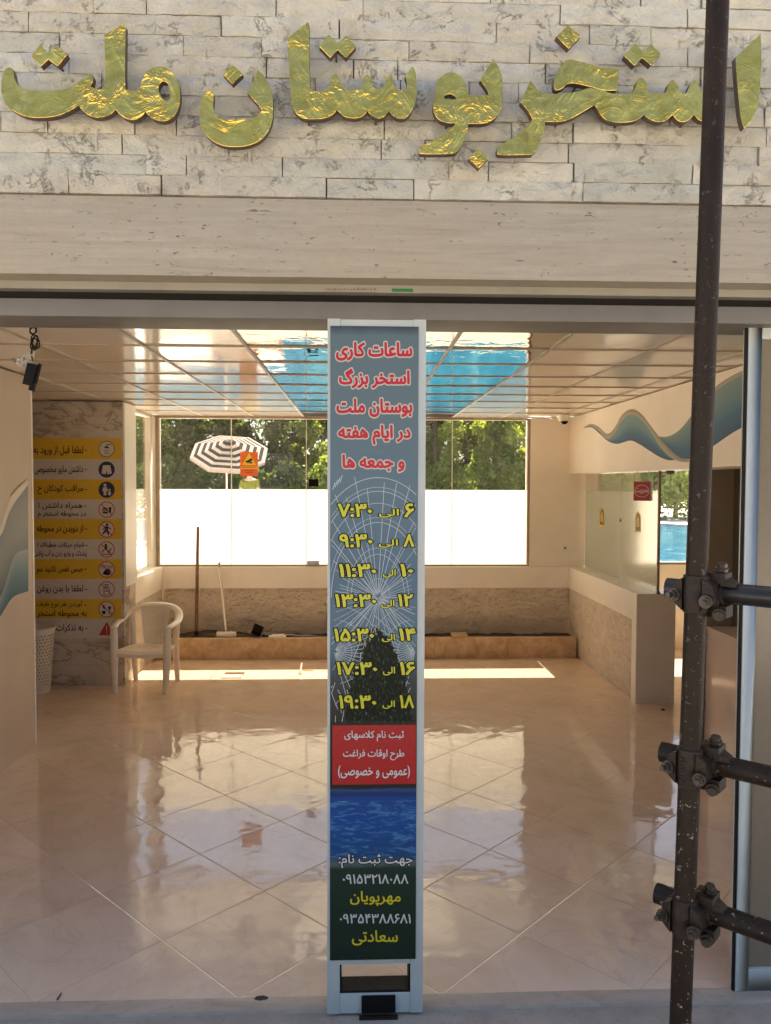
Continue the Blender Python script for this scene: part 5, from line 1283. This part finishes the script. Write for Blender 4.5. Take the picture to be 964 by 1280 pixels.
for s in (-1,1):
    n0 = len(V); V += [(s*0.17,0,1.40,0.058),(s*0.215,-0.01,1.18,0.045),(s*0.23,0.03,0.95,0.033),(s*0.23,0.05,0.88,(0.018,0.034)),(s*0.23,0.06,0.83,(0.014,0.036))]
    Ed += [(3,n0)]+[(n0+i,n0+i+1) for i in range(4)]
    for k, (dy, l) in enumerate(((-0.026,0.062),(-0.009,0.074),(0.009,0.070),(0.026,0.054))):
        m0 = len(V); V += [(s*0.23,0.06+dy,0.80,0.009),(s*0.222,0.064+dy*1.1,0.80-l,0.007)]; Ed += [(n0+4,m0),(m0,m0+1)]
    m0 = len(V); V += [(s*0.215,0.095,0.865,0.010),(s*0.205,0.11,0.82,0.008)]; Ed += [(n0+3,m0),(m0,m0+1)]
    n0 = len(V); V += [(s*0.095,0,0.84,0.088),(s*0.10,0.01,0.48,0.058),(s*0.10,-0.02,0.28,0.052),(s*0.10,-0.02,0.09,0.038),(s*0.11,0.03,0.045,0.04),(s*0.12,0.13,0.03,0.028)]
    Ed += [(0,n0)]+[(n0+i,n0+i+1) for i in range(5)]
skin('body', V, Ed, M['skin'], pe)
Vs = [(0,0,0.88,(0.175,0.125)),(0,0,1.10,(0.155,0.115)),(0,-0.01,1.30,(0.19,0.125)),(0,0,1.405,(0.13,0.10)),(-0.17,0,1.40,0.075),(-0.205,-0.01,1.22,0.068),(0.17,0,1.40,0.075),(0.205,-0.01,1.22,0.068)]
skin('shirt', Vs, [(0,1),(1,2),(2,3),(3,4),(4,5),(3,6),(6,7)], M['lime'], pe)
skin('shorts', [(0,0,0.93,(0.165,0.115)),(-0.1,0,0.80,0.105),(-0.105,0,0.55,0.09),(0.1,0,0.80,0.105),(0.105,0,0.55,0.09)], [(0,1),(1,2),(0,3),(3,4)], M['shorts'], pe)
skin('hair', [(0,-0.012,1.63,0.088),(0,-0.005,1.70,0.085),(0,0.0,1.74,0.05)], [(0,1),(1,2)], M['hair'], pe)

# ------------------------------------------------------------------ trees and hedge beyond the pool
def leaves(b, n, sampler, size, rnd):
    for _ in range(n):
        c0, out, tone = sampler(rnd)
        s_ = size*rnd.uniform(0.6,1.4)
        nrm = (out*0.6+Vector((rnd.gauss(0,1),rnd.gauss(0,1),rnd.gauss(0,1)+0.3))).normalized()
        t1 = nrm.orthogonal().normalized(); t1 = Matrix.Rotation(rnd.uniform(0,6.28),3,nrm) @ t1; t2 = nrm.cross(t1)
        v = max(0, min(1, tone+rnd.uniform(-0.25,0.25)))
        b.add([c0-t1*s_*0.5, c0+t2*s_*0.32, c0+t1*s_*0.55, c0-t2*s_*0.32], [(0,1,2,3)], 0, (v,v,v))
def make_tree(name, label, seed, h, rad, n, mat, cone=False, size=0.30, low=0.12):
    rnd = random.Random(seed); root = thing(name, label, 'tree', (0,0,-0.012), group='trees beyond the pool')
    b = MB(); tk = [(0,0,0),(rnd.uniform(-.1,.1),rnd.uniform(-.1,.1),h*0.3),(rnd.uniform(-.2,.2),rnd.uniform(-.2,.2),h*0.65),(rnd.uniform(-.2,.2),0,h*0.92)]
    b.tube(tk,[0.17,0.13,0.08,0.02],8)
    for k in range(9):
        z_ = h*rnd.uniform(0.2,0.75); a = rnd.uniform(0,6.28); l = rad*rnd.uniform(0.5,0.85)
        b.tube([(0,0,z_),(l*0.5*math.cos(a),l*0.5*math.sin(a),z_+l*0.25),(l*math.cos(a),l*math.sin(a),z_+l*0.45)],[0.05,0.03,0.012],6)
    b.build('trunk', M['bark'], root, local=True, smooth=True)
    cl = []
    for k in range(34):
        t_ = rnd.uniform(low,0.97); z_ = h*t_
        rmax = rad*((1-t_)**0.75*1.15 if cone else math.sin(math.pi*min(1,max(0.1,(t_-low)/(1-low)*0.85+0.12)))**0.6)
        a = rnd.uniform(0,6.28); r_ = rmax*math.sqrt(rnd.random())*0.95
        cl.append((Vector((r_*math.cos(a), r_*math.sin(a), z_)), rad*rnd.uniform(0.22,0.42)*(0.8 if cone else 1), rnd.uniform(0.15,0.85)))
    def smp(r_):
        c0, cr, tn = r_.choice(cl); d = Vector((r_.gauss(0,1),r_.gauss(0,1),r_.gauss(0,0.8))).normalized()
        return c0+d*cr*(r_.random()**0.4), d, tn
    b = MB(); leaves(b, n, smp, size, rnd); b.build('crown', mat, root, local=True)
    return root
tA = make_tree('leafy_tree', 'a', 1, 9.5, 3.2, 8500, M['leaf_dark'])
tB = make_tree('leafy_tree', 'b', 2, 8.0, 2.5, 6500, M['leaf_lite'])
tC = make_tree('poplar_tree', 'c', 3, 11.0, 1.9, 7000, M['leaf_lite'], cone=False)
tD = make_tree('leafy_tree', 'd', 4, 10.5, 3.4, 8500, M['leaf_dark'])
# x photo px, depth, source, label
spots = [(150,47,tB,'light green tree by the side window beyond the pool'),(205,49,tA,'dark tree at the left end of the clear window strip'),(255,48,tD,'dark tree directly behind the striped umbrella'),
 (305,50,tA,'dark tree behind the orange warning sign'),(352,49,tD,'dark tree seen right of the warning sign'),(400,47,tB,'light green tree just left of the banner post'),(455,50,tA,'dark tree hidden behind the banner post'),
 (510,49,tD,'dark tree just right of the banner post'),(545,45,tC,'bright slim tree in the left part of the right window'),(582,50,tA,'dark tree between the two bright slim trees'),(618,45,tC,'bright slim tree in the middle of the right window'),(655,48,tB,'bright bushy tree at the right end of the clear window strip'),
 (720,49,tD,'dark tree behind the green glass partition'),(790,48,tA,'dark tree behind the red hanging sign'),(850,47,tB,'light green tree in the side room window'),(930,50,tD,'dark tree hidden beyond the sliding door')]
used = set(); rnd = random.Random(8)
for (px, Y, src, lb) in spots:
    o = src if src not in used else copy_tree(src); used.add(src)
    x_ = (px-VPX)/F*Y; o.location = (x_, Y, -0.012); o.rotation_euler = (0,0,rnd.uniform(0,6.28)); s_ = rnd.uniform(0.92,1.12); o.scale = (s_,s_,s_*rnd.uniform(0.92,1.05)); o['label'] = lb
def hedge(x0, x1, y, hh_, n, seed, label, mat):
    rnd = random.Random(seed); b = MB()
    def smp(r_):
        x_ = r_.uniform(x0,x1); z_ = hh_*r_.random()**0.8*(0.85+0.25*noise.noise(Vector((x_*0.9,seed,0)))); d = Vector((0,-1,0.3))
        return Vector((x_, y+r_.uniform(-0.5,0.5), z_)), d, 0.5+0.5*noise.noise(Vector((x_*1.2, z_*1.5, seed)))
    leaves(b, n, smp, 0.26, rnd); tag(b.build('hedge', mat), label, 'hedge')
hedge(-24, -3, 43.5, 3.6, 9000, 3, 'dense clipped hedge beyond the left half of the pool', M['leaf_dark'])
hedge(-3, 24, 43.5, 3.8, 11000, 5, 'dense clipped hedge beyond the right half of the pool', M['leaf_lite'])
# unseen trees added behind the viewer (to be mirrored in the gold and the steel)
for i, (x_, y_, src, lb) in enumerate(((-9,-16,tA,'added dark tree across the unseen forecourt, left of the others'),(-2,-18,tD,'added dark tree across the unseen forecourt, second from the left'),(5,-17,tA,'added dark tree across the unseen forecourt, third from the left'),(12,-16,tB,'added light green tree across the unseen forecourt, right of the others'))):
    o = copy_tree(src); o.location = (x_,y_,-0.012); o['label'] = lb; o['group'] = 'added trees across the forecourt'; o.rotation_euler = (0,0,i*1.7)

for o in list(bpy.data.objects):
    if '_o' in o: del o['_o']
